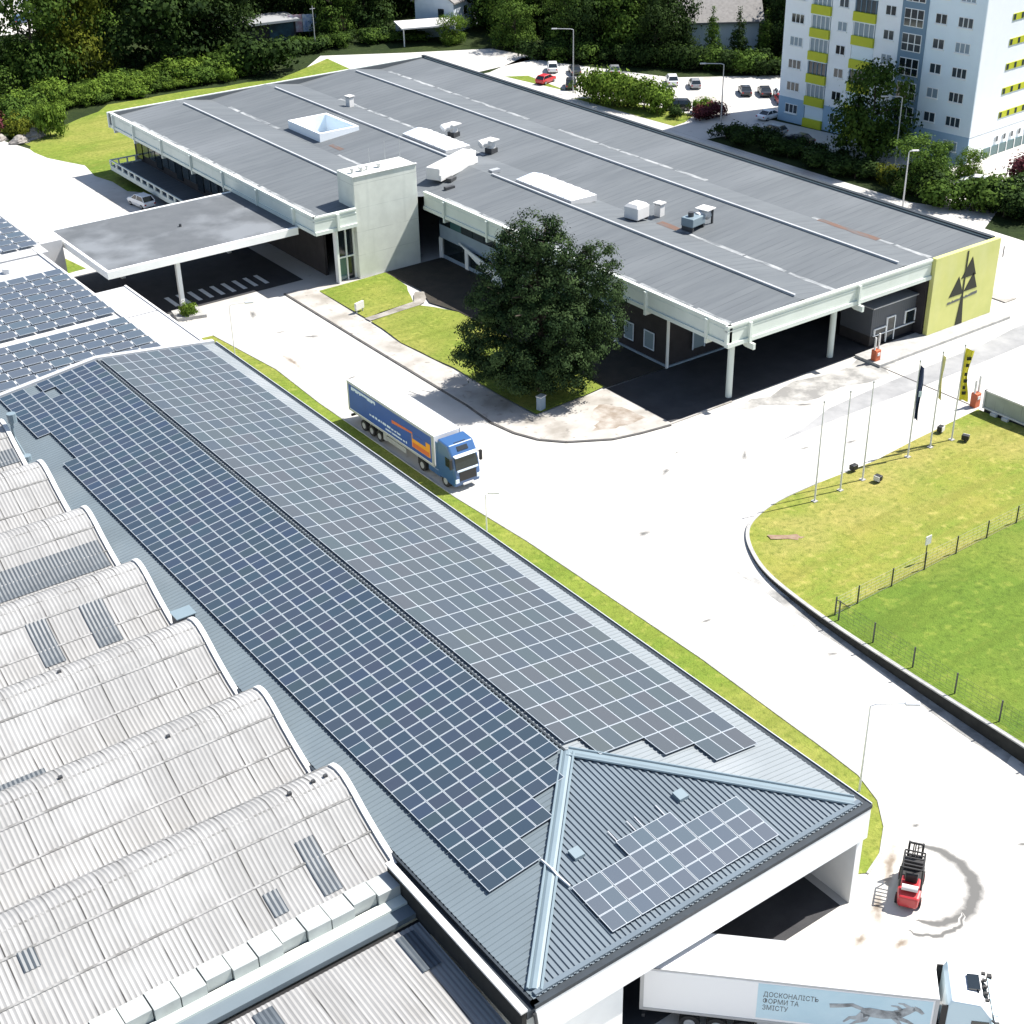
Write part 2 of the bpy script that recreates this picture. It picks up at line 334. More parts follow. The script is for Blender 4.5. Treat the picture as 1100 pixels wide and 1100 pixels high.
def blob(name, cx, cy, rx, ry, ang, seed, z=.008, m='stain', n=28, jit=.3):
    g_ = random.Random(seed); ph = [g_.uniform(0, 6.28) for _ in range(4)]; o = []
    for k in range(n):
        a = 6.28318 * k / n; q = 1 + jit * (math.sin(2 * a + ph[0]) * .5 + math.sin(3 * a + ph[1]) * .4 + math.sin(5 * a + ph[2]) * .3) + g_.uniform(-.08, .08)
        x, y = rx * q * math.cos(a), ry * q * math.sin(a); o.append((cx + x * math.cos(ang) - y * math.sin(ang), cy + x * math.sin(ang) + y * math.cos(ang)))
    b_ = MB(); c = b_.pt((cx, cy, z)); ring = [b_.pt((x, y, z)) for x, y in o]
    for k in range(n): b_.f.append([c, ring[k], ring[(k + 1) % n]]); b_.mi.append(0)
    return tag(fade(b_.build(name, m), [.85] + [0.] * n), kind='structure')

# ------------------------------------------------------------------ ground
tag(MB().box(-500, 900, -300, 1300, -1, -.02).build('ground', 'meadow'), kind='structure')
tag(MB().box(-10, 139.5, -20, 200, -.5, 0).build('yard', 'concrete_yard'), kind='structure')
sheet('driveway', [(40, 170), (64, 176), (66.7, 191), (64.5, 201), (62, 212), (52, 222), (30, 230), (20, 200), (25, 170)], .012, 'concrete_yard')
sheet('far_drive', [(110, 200), (135, 201), (152, 203), (150, 214), (137, 221), (124, 229), (117, 222)], .012, 'concrete_yard')
sheet('far_road', [(70, 300), (78, 286), (96, 280), (112, 300), (105, 330), (80, 330)], .012, 'concrete_yard')
sheet('parking_area', [(139.5, 100), (156, 108), (156, 112), (153, 150), (172, 150), (178, 165), (160, 178), (153, 196), (150, 205), (139.5, 200)], .012, 'concrete_yard')
sheet('apartment_forecourt', [(151, 109), (160, 108), (190, 112), (195, 124), (158, 119), (154, 150), (148, 150), (147, 130)], .022, 'concrete_yard')
for nm, p in (('lawn', [(139.7, 196), (143, 194), (141.8, 182), (142.6, 176)]), ('lawn', [(139.7, 178), (143.4, 174), (146.6, 164), (147.2, 158.5), (143.5, 156.5), (141, 156)])):
    sheet(nm, p, .03, 'lawn_bright')
sheet('lawn', [(140, 148), (146.5, 147), (148.5, 130), (148, 116), (142, 108), (140.3, 112)], .03, 'meadow')
# pavement behind the long building
MB_ = MB().box(122.5, 124.3, 84, 200, 0, .12); tag(MB_.build('pavement', 'sidewalk'), kind='structure')
# left lawn
sheet('lawn', wob([(66.2, 192), (66.4, 178), (69, 174), (120, 187.5), (124, 226), (110, 219), (96, 221), (82, 221), (72, 214), (64, 208), (63.2, 203)], .5, 3, 2), .02, 'lawn_bright')
sheet('verge', wob([(47.3, 165), (49.5, 166), (51.5, 154), (47.6, 153.5)], .15, 3, 5), .02, 'lawn_bright')
# verge along the solar building
strip = [(47.1, 128), (54.2, 127.4), (55.3, 116), (54.9, 107), (54.9, 95), (54.9, 85), (55.4, 76), (55.5, 67), (55.6, 57), (55.3, 49), (55.2, 45.7), (55.0, 42.5), (54.2, 40.3), (52.8, 38.6), (51.0, 37.3), (49.3, 36.7), (48.4, 37.2), (47.2, 39)]
sheet('verge', strip, .05, 'lawn_bright')
kb = MB()
for (a, b) in zip(strip[1:-3], strip[2:-2]):
    d = Vector((b[0] - a[0], b[1] - a[1])).normalized(); n = Vector((-d.y, d.x)) * .14
    kb.prism([(a[0], a[1]), (b[0], b[1]), (b[0] + n.x, b[1] + n.y), (a[0] + n.x, a[1] + n.y)], 0, .1)
tag(kb.build('kerb', 'kerb'), kind='structure')
# worn soil between verge and driveway corner
blob('worn_ground', 50.9, 36.4, 2.6, .55, .55, 72, .006, 'brown_stain', 40, .25); blob('worn_ground', 47.9, 34.7, 1.6, .7, .7, 73, .0065, 'brown_stain', 34, .3)
# sidewalk by the long building
kline = [(65.4, 133), (65.3, 116.7), (65.3, 106), (65.3, 98.4), (65.0, 94.1), (65.4, 91.3), (66.3, 89.0), (67.9, 87.2), (71.3, 85.2), (73.9, 84.6), (77, 84.2)]
sw = kline + [(84.4, 84.2), (84.4, 93.2), (77.3, 93.3), (68.7, 92.8), (68.5, 105.7), (67.9, 113.8), (68.3, 121.5), (68.5, 131.5), (67, 133)]
tag(MB().prism(sw, 0, .12).build('sidewalk', 'sidewalk'), kind='structure')
kb = MB()
for (a, b) in zip(kline, kline[1:]):
    d = Vector((b[0] - a[0], b[1] - a[1])).normalized(); n = Vector((d.y, -d.x)) * .2
    kb.prism([(a[0], a[1]), (b[0], b[1]), (b[0] + n.x, b[1] + n.y), (a[0] + n.x, a[1] + n.y)], 0, .09)
tag(kb.build('kerb', 'dark_kerb'), kind='structure')
sheet('apron_stain', wob([(70.8, 87.3), (73.6, 86.4), (76.0, 86.5), (75.8, 89.3), (74.6, 91.3), (73.0, 90.0), (72.2, 88.6)], .3, 3, 3), .128, 'walk_stain')
sheet('lawn', wob([(68.6, 131.3), (77, 131.4), (76.8, 126.6), (74.7, 122.3), (68.5, 121.6)], .12, 3, 4), .135, 'lawn_bright')
sheet('lawn', wob([(68.5, 120.4), (74.9, 121.0), (76.9, 117), (77.4, 93.6), (68.9, 93.0), (68.7, 105.7), (68.1, 113.8)], .12, 3, 5), .135, 'lawn_bright')
sheet('garden_path', wob([(68.4, 121.5), (74.9, 122.2), (76.4, 124.5), (77.2, 124), (76, 121.6), (74.8, 121.1), (68.5, 120.5)], .12, 3, 6), .143, 'path_earth')
sheet('planting_bed', [(77, 131.5), (84.6, 131.5), (84.6, 93.3), (77.4, 93.4), (77, 117), (76, 121), (77.2, 124.4)], .138, 'soil')  # the building's shadow on the ground, painted as dark soil
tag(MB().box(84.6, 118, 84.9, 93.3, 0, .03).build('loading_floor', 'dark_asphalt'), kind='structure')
sheet('forecourt', [(77.2, 84.4), (109, 84.4), (109, 93.3), (77.2, 93.2)], .034, 'dark_asphalt').location.z = .1  # outline follows the roof's cast shadow, painted as dark paving
sheet('shaded_drive', [(43.6, 131), (52, 131), (52.5, 135.5), (69, 135.5), (69, 152), (43.6, 152)], .01, 'dark_asphalt')  # canopy shade on the drive painted as a dark sheet
for k in range(9):
    x = 54.6 + k * 1.32
    sheet('zebra_stripe', [(x, 137.0), (x + .5, 137.0), (x + .5, 140.0), (x, 140.0)], .02, 'white_paint')
# asphalt band towards the gate, stains and tyre marks
sheet('asphalt_patch', wob([(82, 75.9), (93, 76.2), (103, 76.0), (115, 76.0), (124, 76.5), (124, 79.6), (112, 78.6), (98, 78.4), (90, 78.0)], .25, 2, 8), .008, 'patch_asphalt')
sheet('stain_patch', wob([(88, 80.6), (100, 79.6), (103, 82), (100, 83.4), (92, 83.6), (84, 83.2)], .5, 4, 10), .008, 'patch_stain')
sheet('stain_patch', wob([(65.2, 63.5), (65.8, 58), (66.0, 52), (65.2, 45), (64.8, 38), (62.9, 38), (63.4, 46), (64.4, 54), (64.9, 60)], .35, 3, 13), .008, 'patch_stain')
def arc(name, cx, cy, r0, r1, a0, a1, seed, m='stain', z=.009):
    rr = random.Random(seed); n = 26; o = []; i = []
    for k in range(n + 1):
        a = rad(a0 + (a1 - a0) * k / n); j = rr.uniform(-.12, .12); w = max(0, math.sin(math.pi * k / n)) ** .5
        o.append((cx + (r1 * w + r0 * (1 - w) + j) * math.cos(a), cy + (r1 * w + r0 * (1 - w) + j) * math.sin(a)))
        i.append((cx + (r0 + j * .6) * math.cos(a), cy + (r0 + j * .6) * math.sin(a)))
    b_ = MB(); rows = [[b_.pt((x, y, z)) for x, y in q] for q in (i, [((p[0] + q[0]) / 2, (p[1] + q[1]) / 2) for p, q in zip(i, o)], o)]
    for ra, rb_ in zip(rows, rows[1:]):
        for k in range(n): b_.f.append([ra[k], rb_[k], rb_[k + 1], ra[k + 1]]); b_.mi.append(0)
    tag(fade(b_.build(name, m), [0.] * (n + 1) + [1.05] * (n + 1) + [0.] * (n + 1)), kind='structure')
arc('tyre_mark', 50.6, 35.0, 2.8, 4.3, 30, -130, 3)
arc('tyre_mark', 50.0, 33.8, 2.4, 2.9, -60, -150, 4, z=.013)
for i, (x, y, w) in enumerate([(71, 78, 1.2), (83, 74, .9), (87, 72.4, 1.1), (60, 110, 1.2), (62, 121, 1.5), (59, 60, .9), (63, 52, 1.0), (44.5, 32.2, 1.0), (58, 33, .7), (74, 80, .6), (89, 80, 1.4), (60, 124, 1.0), (57.5, 90, 1.0)]):
    blob('stain_patch', x, y, w, w * .3, R.uniform(-.6, .6), 20 + i, .0075)

blob('stain_patch', 63.2, 71.6, 1.0, .6, .2, 61); blob('stain_patch', 78.1, 76.1, 1.3, .35, .7, 62); blob('stain_patch', 45.4, 33.6, .8, .45, .3, 63, m='brown_stain'); blob('stain_patch', 46.9, 32.2, .9, .4, .1, 64, m='brown_stain'); blob('stain_patch', 54.4, 37.6, .45, .3, 0, 65); blob('stain_patch', 57.5, 117, 3.0, .6, 1.5, 67, m='brown_stain'); blob('stain_patch', 60, 130, 2.2, .5, 1.2, 68); blob('stain_patch', 61.5, 105, 3.0, .5, 1.4, 69)
def smooth(p, n=5):
    out = []
    for i in range(len(p) - 1):
        p0, p1, p2, p3 = p[max(i - 1, 0)], p[i], p[i + 1], p[min(i + 2, len(p) - 1)]
        for k in range(n):
            t = k / n; out.append(tuple(.5 * (2 * p1[j] + (p2[j] - p0[j]) * t + (2 * p0[j] - 5 * p1[j] + 4 * p2[j] - p3[j]) * t * t + (3 * p1[j] - p0[j] - 3 * p2[j] + p3[j]) * t ** 3) for j in (0, 1)))
    return out + [p[-1]]
# right lawn, tilted towards the low road, with its retaining wall
def lz(y): return .12 + max(0, 66.5 - y) * .033
edge = [(100.2, 64.8), (100.2, 69.7), (91.5, 69.2), (85.7, 68.7), (79.4, 68.9), (74.6, 68.7), (71.2, 67.8), (69.3, 66.5), (67.7, 64.3), (66.4, 61.4), (65.6, 57.6), (65.0, 53.0), (64.4, 45.2), (63.9, 37.2), (63, 28), (62, 18)]
def lawn(name, poly, m, dz=0.):
    b = MB(); b.face([(x, y, lz(y) + dz) for x, y in poly]); return tag(b.build(name, m), kind='structure')
dry = edge[:11] + [(65.2, 54.8), (130, 55.1), (130, 64.8)]
grn = [(65.2, 54.8), (130, 55.1), (130, 10), (61, 10)] + edge[:11:-1]
def strip_lawn(name, poly, m):
    a = sum(poly[i][0] * poly[(i + 1) % len(poly)][1] - poly[(i + 1) % len(poly)][0] * poly[i][1] for i in range(len(poly)))
    return lawn(name, poly if a > 0 else poly[::-1], m)
b = MB(); hi = [p for p in edge[:8]]
b.face([(x, y, .12) for x, y in ([(130, 64.8)] + [(130, 66.5)] + [(100.2, 66.5)] + edge[1:7] + [(69.3, 66.5)])][::1])
b = MB(); poly = [(130, 66.5), (100.2, 66.5)] + edge[1:4] + smooth(edge[4:9])[:16]; b.face([(x, y, .12) for x, y in poly]); tag(b.build('lawn', 'lawn_dry'), kind='structure')
b = MB(); poly = smooth(edge[4:13])[15:36] + [(65.2, 54.8), (130, 55.1), (130, 66.5)]; b.face([(x, y, lz(y)) for x, y in poly]); tag(b.build('lawn', 'lawn_dry'), kind='structure')
b = MB(); poly = [(130, 55.1), (65.2, 54.8)] + edge[12:] + [(130, 18)]; b.face([(x, y, lz(y)) for x, y in poly]); tag(b.build('lawn', 'lawn_green'), kind='structure')
sheet('bare_patch', wob([(70.2, 65.5), (71.8, 64.2), (72.2, 63.6), (71.4, 63.6), (70.0, 65.0)], .15, 3, 15), lz(63.6) + .02, 'bare_soil')
w = thing('retaining_wall', 'low dark retaining wall with a pale coping holding up the two lawns', 'wall', (66, 55, 0))
wb, cp = MB(), MB()
we = smooth(edge[4:])
for a, c in zip(we, we[1:]):
    d = Vector((c[0] - a[0], c[1] - a[1])).normalized(); n = Vector((d.y, -d.x)) * .22
    za, zc = lz(a[1]) - .02, lz(c[1]) - .02
    def quad(mb, o0, o1, z0a, z1a, z0c, z1c):
        p = [(a[0] + n.x * o0, a[1] + n.y * o0), (c[0] + n.x * o0, c[1] + n.y * o0), (c[0] + n.x * o1, c[1] + n.y * o1), (a[0] + n.x * o1, a[1] + n.y * o1)]
        lo = [(p[0][0], p[0][1], z0a), (p[1][0], p[1][1], z0c), (p[2][0], p[2][1], z0c), (p[3][0], p[3][1], z0a)]
        up = [(p[0][0], p[0][1], z1a), (p[1][0], p[1][1], z1c), (p[2][0], p[2][1], z1c), (p[3][0], p[3][1], z1a)]
        mb.loft([lo, up])
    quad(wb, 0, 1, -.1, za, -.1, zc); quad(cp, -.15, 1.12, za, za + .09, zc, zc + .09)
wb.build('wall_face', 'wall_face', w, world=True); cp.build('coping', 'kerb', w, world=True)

# ------------------------------------------------------------------ solar building
SX0, SX1, SXM, SZ, SZR, SY0, SY1, SAP = 26.1, 47.1, 36.6, 6.75, 8.05, 35.85, 111.0, 46.9
sb = thing('solar_hall', 'long hall with a grey hipped metal roof carrying the solar panels', 'building', (36.6, 73, 0))
kz = (SZR - SZ) / (SXM - SX0)
def zl(x): return SZ + kz * (x - SX0)
def zr(x): return SZ + kz * (SX1 - x)
def ze(y): return SZ + (SZR - SZ) / (SAP - SY0) * (y - SY0)
wl = MB()
wl.box(26.3, 26.6, 36.2, 111, 0, 6.3); wl.box(46.6, 46.9, 46, 111, 0, 6.4); wl.box(26.6, 46.6, 110.6, 110.9, 0, 6.4)
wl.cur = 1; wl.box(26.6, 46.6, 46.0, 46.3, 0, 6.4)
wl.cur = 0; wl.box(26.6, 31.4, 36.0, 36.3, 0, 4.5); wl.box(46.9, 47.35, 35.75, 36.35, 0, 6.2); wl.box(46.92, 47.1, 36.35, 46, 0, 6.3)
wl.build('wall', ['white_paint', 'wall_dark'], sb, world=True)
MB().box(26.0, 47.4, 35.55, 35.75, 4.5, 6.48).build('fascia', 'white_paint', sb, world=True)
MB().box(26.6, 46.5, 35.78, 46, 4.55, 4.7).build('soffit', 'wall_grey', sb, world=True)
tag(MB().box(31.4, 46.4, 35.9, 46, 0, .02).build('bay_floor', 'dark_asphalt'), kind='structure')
def ribs(pts_at, s0, s1, pitch, w=.09, h=.045):
    """ribbed sheet: list of (start, end, normal) lines from pts_at(s)"""
    pass
# left slope, ribs run across (along X)
rl = MB(); y = SY0
def strip_x(mb, ya, yb, dz, xa, xb, zf):
    mb.face([(xa, ya, zf(xa) + dz), (xb, ya, zf(xb) + dz), (xb, yb, zf(xb) + dz), (xa, yb, zf(xa) + dz)])
def xl(y): return min(SXM, SX0 + (y - SY0) * (SXM - SX0) / (SAP - SY0)) if y < SAP else SXM
def slope(side):
    mb = MB(); P = .34; n = int((SY1 - SY0) / P)
    zf = zl if side == 'L' else zr
    prev = None
    ys = []
    for k in range(n + 1):
        y0 = SY0 + k * P
        ys += [(y0, 0), (y0 + P * .62, 0), (y0 + P * .70, .045), (y0 + P * .92, .045)]
    ys = [(min(a, SY1), b) for a, b in ys]
    pts = []
    for y, dz in ys:
        xi = xl(y)
        if side == 'L': pts.append(((SX0, y, zl(SX0) + dz), (xi, y, zl(xi) + dz)))
        else:
            xr = SX0 + SX1 - xi; pts.append(((xr, y, zr(xr) + dz), (SX1, y, zr(SX1) + dz)))
    for a, c in zip(pts, pts[1:]): mb.face([a[0], a[1], c[1], c[0]])
    return mb
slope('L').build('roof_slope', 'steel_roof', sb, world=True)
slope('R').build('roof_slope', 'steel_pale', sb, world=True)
hp = MB(); P = .30; pts = []
n = int((SX1 - SX0) / P)
for k in range(n + 1):
    for q, dz in ((0, 0), (.5, 0), (.62, .07), (.9, .07)):
        x = min(SX0 + (k + q) * P, SX1)
        yt = SY0 + (SAP - SY0) * (1 - abs(x - SXM) / (SXM - SX0))
        pts.append(((x, SY0, SZ + dz), (x, yt, ze(yt) + dz)))
for a, c in zip(pts, pts[1:]): hp.face([a[0], c[0], c[1], a[1]])
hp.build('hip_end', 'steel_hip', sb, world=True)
def cap(mb, a, b, w=.31, h=.08):
    a, b = Vector(a), Vector(b); d = (b - a).normalized(); s = d.cross(Vector((0, 0, 1))).normalized() * w; u = Vector((0, 0, h))
    mb.loft([[a - s - u * .4, a - s * .3 + u, a + s * .3 + u, a + s - u * .4], [b - s - u * .4, b - s * .3 + u, b + s * .3 + u, b + s - u * .4]])
    mb.tube([a - s * 1.0 + u * .4, b - s * 1.0 + u * .4], .07, 6); mb.tube([a + s * 1.0 + u * .4, b + s * 1.0 + u * .4], .07, 6)
hc = MB()
cap(hc, (SX0 + .3, SY0 + .35, SZ + .1), (SXM, SAP, SZR + .1)); cap(hc, (SX1 - .3, SY0 + .35, SZ + .1), (SXM, SAP, SZR + .1)); 
rq = MB(); rq.loft([[(SXM - .1, y_, SZR), (SXM + .1, y_, SZR), (SXM + .06, y_, SZR + .06), (SXM - .06, y_, SZR + .06)] for y_ in (SAP, SY1)]); rq.build('ridge_cap', 'gutter', sb, world=True)
hc.build('hip_cap', 'hip_cap', sb, world=True)
g = MB(); g.box(25.95, 26.25, 35.6, 111, 6.45, 6.72); g.box(46.98, 47.45, 35.6, 111, 6.42, 6.7); g.box(25.95, 47.45, 35.52, 35.9, 6.5, 6.72)
g.build('gutter', 'gutter', sb, world=True)
g = MB(); g.box(25.55, 25.95, 35.6, 111, 6.05, 6.5); g.build('valley_gutter', 'gutter', sb, world=True)
gr = MB(); gr.box(26.25, 47.0, 35.9, 36.15, 6.72, 6.9); gr.build('eave_flashing', 'steel_hip', sb, world=True)
hf = MB(); hf.box(47.45, 47.5, 35.6, 111, 6.5, 6.78); hf.build('eave_edge', 'galv', sb, world=True)
# far gable parapet and flashing
gb = MB()
gb.loft([[(26, 110.7, 6.6), (26, 111.2, 6.6), (26, 111.2, 7.0), (26, 110.7, 7.0)], [(36.6, 110.7, 7.9), (36.6, 111.2, 7.9), (36.6, 111.2, 8.3), (36.6, 110.7, 8.3)], [(47.2, 110.7, 6.6), (47.2, 111.2, 6.6), (47.2, 111.2, 7.0), (47.2, 110.7, 7.0)]])
gb.build('gable_flashing', 'galv', sb, world=True)
ch = MB()
for x in (28.2, 46.4): ch.box(x, x + .05, 37.2, 37.25, 6.9, 7.3)
hb = MB(); hb.cur = 0
for (x, y) in ((39.5, 40.8 + .5), (32.7, 40.8 + .4)):
    z = ze(y); hb.loft([[(x - .3, y - .3, z - .05), (x + .3, y - .3, z - .05), (x + .3, y + .3, z + .02), (x - .3, y + .3, z + .02)], [(x - .3, y - .3, z + .2), (x + .3, y - .3, z + .2), (x + .3, y + .3, z + .28), (x - .3, y + .3, z + .28)]])
hb.build('vent_hatch', 'hip_cap', sb, world=True)
cb = MB(); cb.tube([(31.2, 39.8, 7.36), (31.1, 40.6, 7.46), (31.05, 41.0, 7.62), (31.1, 41.9, 7.48)], .07, 6); cb.build('cable_conduit', 'galv', sb, world=True)
cd = MB()
for x in (34.9, 36.1, 36.6, 38.0): cd.tube([(x, 40.75, ze(40.75) + .05), (x, 41.5, ze(41.5) + .1)], .04, 5)
cd.build('panel_rail', 'galv', sb, world=True)
dp = MB(); dp.tube([(25.9, 35.5, 6.3), (25.9, 35.4, 5.9), (25.9, 35.3, 4.8)], .09, 8); dp.build('downpipe', 'metal_dark', sb, world=True)
# solar panels
PW, PL = 1.02, 1.735
def panel_geo(mb, T, kind):
    mb.T = T; mb.cur = 0; mb.box(0, PW, 0, PL, 0, .04); mb.cur = 1; e = .033; z = .044
    if kind == 'half':
        for a, c in ((e, PL / 2 - .022), (PL / 2 + .022, PL - e)): mb.face([(e, a, z), (PW - e, a, z), (PW - e, c, z), (e, c, z)])
    else: mb.face([(e, e, z), (PW - e, e, z), (PW - e, PL - e, z), (e, PL - e, z)])
    mb.T = None
protos = {}
for k, (kind, m) in {'L': ('half', 'cell_blue'), 'R': ('full', 'cell_grey'), 'E': ('half', 'cell_plain')}.items():
    mb = MB(); panel_geo(mb, None, kind); o = mb.build('photovoltaic_module', ['panel_frame', m]); protos[k] = o.data; bpy.data.objects.remove(o)
ang = math.atan(kz); ange = math.atan((SZR - SZ) / (SAP - SY0))
def place(k, x, y):
    if k == 'L': return Matrix.Translation((x, y, zl(x) + .16)) @ Matrix.Rotation(-ang, 4, 'Y')
    if k == 'R': return Matrix.Translation((x, y, zr(x) + .16)) @ Matrix.Rotation(ang, 4, 'Y')
    return Matrix.Translation((x, y, ze(y) + .16)) @ Matrix.Rotation(ange, 4, 'X') @ Matrix.Translation((0, PW, 0)) @ Matrix.Rotation(-math.pi / 2, 4, 'Z')
slots = []
for r in range(39):
    yl, yr = 41.95 + r * 1.757, 42.28 + r * 1.75
    nl = {0: 3, 1: 5, 2: 7}.get(r, 8)
    for c in range(nl):
        if c == 0 and 53 < 0: continue
        if c == 0 and 95.2 < yl < 101.6: continue
        if c == 3 and 106.2 < yl < 107.6: continue
        if c == 2 and 108 < yl < 109.3: continue
        slots.append(('L', 28.05 + 1.037 * c, yl))
    c0 = {0: 6, 1: 4, 2: 1}.get(r, 0)
    for c in range(c0, 9): slots.append(('R', 36.85 + 1.008 * c, yr))
for r in range(3):
    for c in range(6): slots.append(('E', 31.19 + 1.777 * c, 36.6 + r * 1.03))
for c in range(2): slots.append(('E', 31.19 + 1.777 * (c + 2), 36.6 + 3.09))
slots.sort(key=lambda s: s[2] + (0 if s[0] != 'E' else -20))
lab = {'L': ('dark blue framed solar panel with pale midline, near half of the shed-side array', 'near half-cut panels on the slope towards the corrugated sheds'),
       'R': ('greyish framed solar panel without midline, near half of the street-side array', 'near plain panels on the slope towards the street'),
       'E': ('grey-blue framed solar panel on the ribbed triangular hip end above the white truck', 'panels on the triangular hip end')}
rest = MB(); restmats = ['panel_frame', 'cell_blue', 'cell_grey', 'cell_plain']
def rest_panel(T, kind, mi, w=PW, l=PL):
    rest.T = T; rest.cur = 0; rest.box(0, w, 0, l, 0, .04); rest.cur = mi; e = .033; z = .044
    if kind == 'half':
        for a, c in ((e, l / 2 - .022), (l / 2 + .022, l - e)): rest.face([(e, a, z), (w - e, a, z), (w - e, c, z), (e, c, z)])
    else: rest.face([(e, e, z), (w - e, e, z), (w - e, l - e, z), (e, l - e, z)])
    rest.T = None
for i, (k, x, y) in enumerate(slots):
    T = place(k, x, y)
    if i < 300:
        o = bpy.data.objects.new('photovoltaic_module', protos[k]); C.objects.link(o); o.matrix_world = T
        tag(o, lab[k][0], 'solar panel', lab[k][1])
    else: rest_panel(T, 'half' if k == 'L' else 'full', 1 if k == 'L' else 2)

# ------------------------------------------------------------------ flat-roofed wing beyond it
fw = thing('flat_wing', 'pale flat-roofed wing beyond the hipped hall, carrying spaced solar panels', 'building', (36, 138, 0))
b = MB(); b.box(5, 43.4, 111.3, 143.2, 0, 6.5); b.box(5, 44.4, 143.4, 185, 0, 6.6); b.build('roof_deck', 'roof_slab', fw, world=True)
b = MB(); b.box(43.4, 46.9, 111.3, 121.75, 0, 6.42); b.box(43.4, 46.9, 121.9, 129.6, 0, 6.42); b.box(44.4, 47.0, 146.6, 185, 0, 6.42); b.build('eaves_strip', 'roof_slab', fw, world=True)
b = MB(); b.box(43.3, 43.6, 111.3, 146.6, 6.5, 6.66); b.box(44.3, 44.6, 146.6, 185, 6.55, 6.72); b.box(46.75, 46.95, 111.3, 129.6, 6.42, 6.52); b.build('parapet', 'trim_white', fw, world=True)
b = MB(); b.box(5, 43.3, 121.75, 121.95, 6.5, 6.56); b.box(43.4, 46.9, 121.75, 121.9, 6.2, 6.38); b.build('expansion_joint', 'metal_dark', fw, world=True)
b = MB(); b.box(33, 35.6, 139.6, 140.2, 6.5, 6.7); b.build('roof_vent', 'metal_dark', fw, world=True)
b = MB(); b.tube([(39, 140.2, 6.5), (39, 140.2, 7.0)], .5, 12); b.build('vent_cap', 'galv', fw, world=True)
def tilt(x, y, z): return Matrix.Translation((x, y, z)) @ Matrix.Rotation(rad(4), 4, 'X')
for (y0, nr, x1) in ((112.6, 5, 43.2), (123.0, 8, 43.2), (145.4, 12, 44.0)):
    for r in range(nr):
        for c in range(12):
            x = x1 - 1.7 - c * 1.84 - (r % 2) * .0
            if x < 14: continue
            rest_panel(tilt(x, y0 + r * 1.83, 6.78 if y0 < 140 else 6.88), 'full', 3, 1.70, 1.25)
tag(rest.build('photovoltaic_modules', restmats), 'remaining far solar panels on the hipped hall and the flat wing behind', 'solar panels', kind='stuff')
# camera-like device and mast at the shed end
o = thing('roof_unit', 'small grey box unit standing on the roof edge between hall and sheds', 'roof unit', (26.3, 71.9, 6.6))
MB().box(-.55, .6, -.45, .5, .35, 1.1).build('housing', 'wall_grey', o); MB().box(-.62, .68, -.52, .57, 1.1, 1.16).build('cover', 'hip_cap', o); b = MB(); b.box(-.4, -.3, -.3, -.2, -.2, .35); b.box(.35, .45, .3, .4, -.2, .35); b.build('support', 'metal_dark', o)
o = thing('roof_mast', 'short light-blue mast with round lamps at the far edge of the sheds', 'mast', (26.3, 101.5, 6.5))
MB().tube([(0, 0, 0), (0, 0, 3.2)], .12, 8).build('pole', 'hip_cap', o); b = MB(); b.tube([(.1, 0, 2.6), (.1, 0, 3.3)], .35, 10); b.tube([(0, -2.2, .3), (0, -2.2, .7)], .35, 10); b.build('lamp_head', 'hip_cap', o); MB().tube([(0, 0, 1.4), (0, -2.2, .6)], .06, 6).build('brace', 'hip_cap', o)

# ------------------------------------------------------------------ corrugated sheds
PROF = [(0, .05), (.5, .75), (1.1, 1.5), (1.8, 2.15), (2.5, 2.5), (3.1, 2.57), (3.7, 2.4), (4.4, 2.02), (5.2, 1.5), (6.1, 1.0), (7.0, .56), (8.28, .06)]
VAL = [97.2, 88.9, 80.5, 71.9, 63.6, 55.1, 46.8]
def pz(s):
    for (a, b), (c, d) in zip(PROF, PROF[1:]):
        if a <= s <= c: return b + (d - b) * (s - a) / (c - a)
    return PROF[-1][1]
def corr(mb, xa, xb, pts, pitch=.25, amp=.018):
    n = int((xb - xa) / pitch); rows = []
    for k in range(n * 4 + 1):
        x = xa + k * pitch / 4; dz = amp * math.sin(2 * math.pi * k / 4)
        rows.append([mb.pt((x, y, z + dz)) for y, z in pts])
    for a, c in zip(rows, rows[1:]):
        for i in range(len(pts) - 1):
            mb.f.append([a[i], a[i + 1], c[i + 1], c[i]]); mb.mi.append(mb.cur)
sky = {0: [(22, 26.0, 1.0, 1.5), (20.5, 25.9, 5.4, 6.6)], 1: [], 2: [(3, 25.55, 5.35, 7.55)], 3: [(21.25, 22.9, 4.5, 7.6), (17.9, 19.2, 4.5, 7.6), (9.5, 10.8, 4.5, 7.6)], 4: [(11.8, 14.6, 7.6, 8.2)], 5: [], 6: [(22.0, 23.1, 5.25, 8.05), (19.4, 20.2, 6.7, 8.1), (8.5, 9.3, 4.5, 5.6)]}
ordinal = ['the farthest one', 'second from the farthest', 'the one with one wide dark skylight band', 'the one with two slim skylights side by side', 'the middle plain one nearest the box unit', 'the one before last towards the camera', 'the nearest and largest, ending in white blocks']
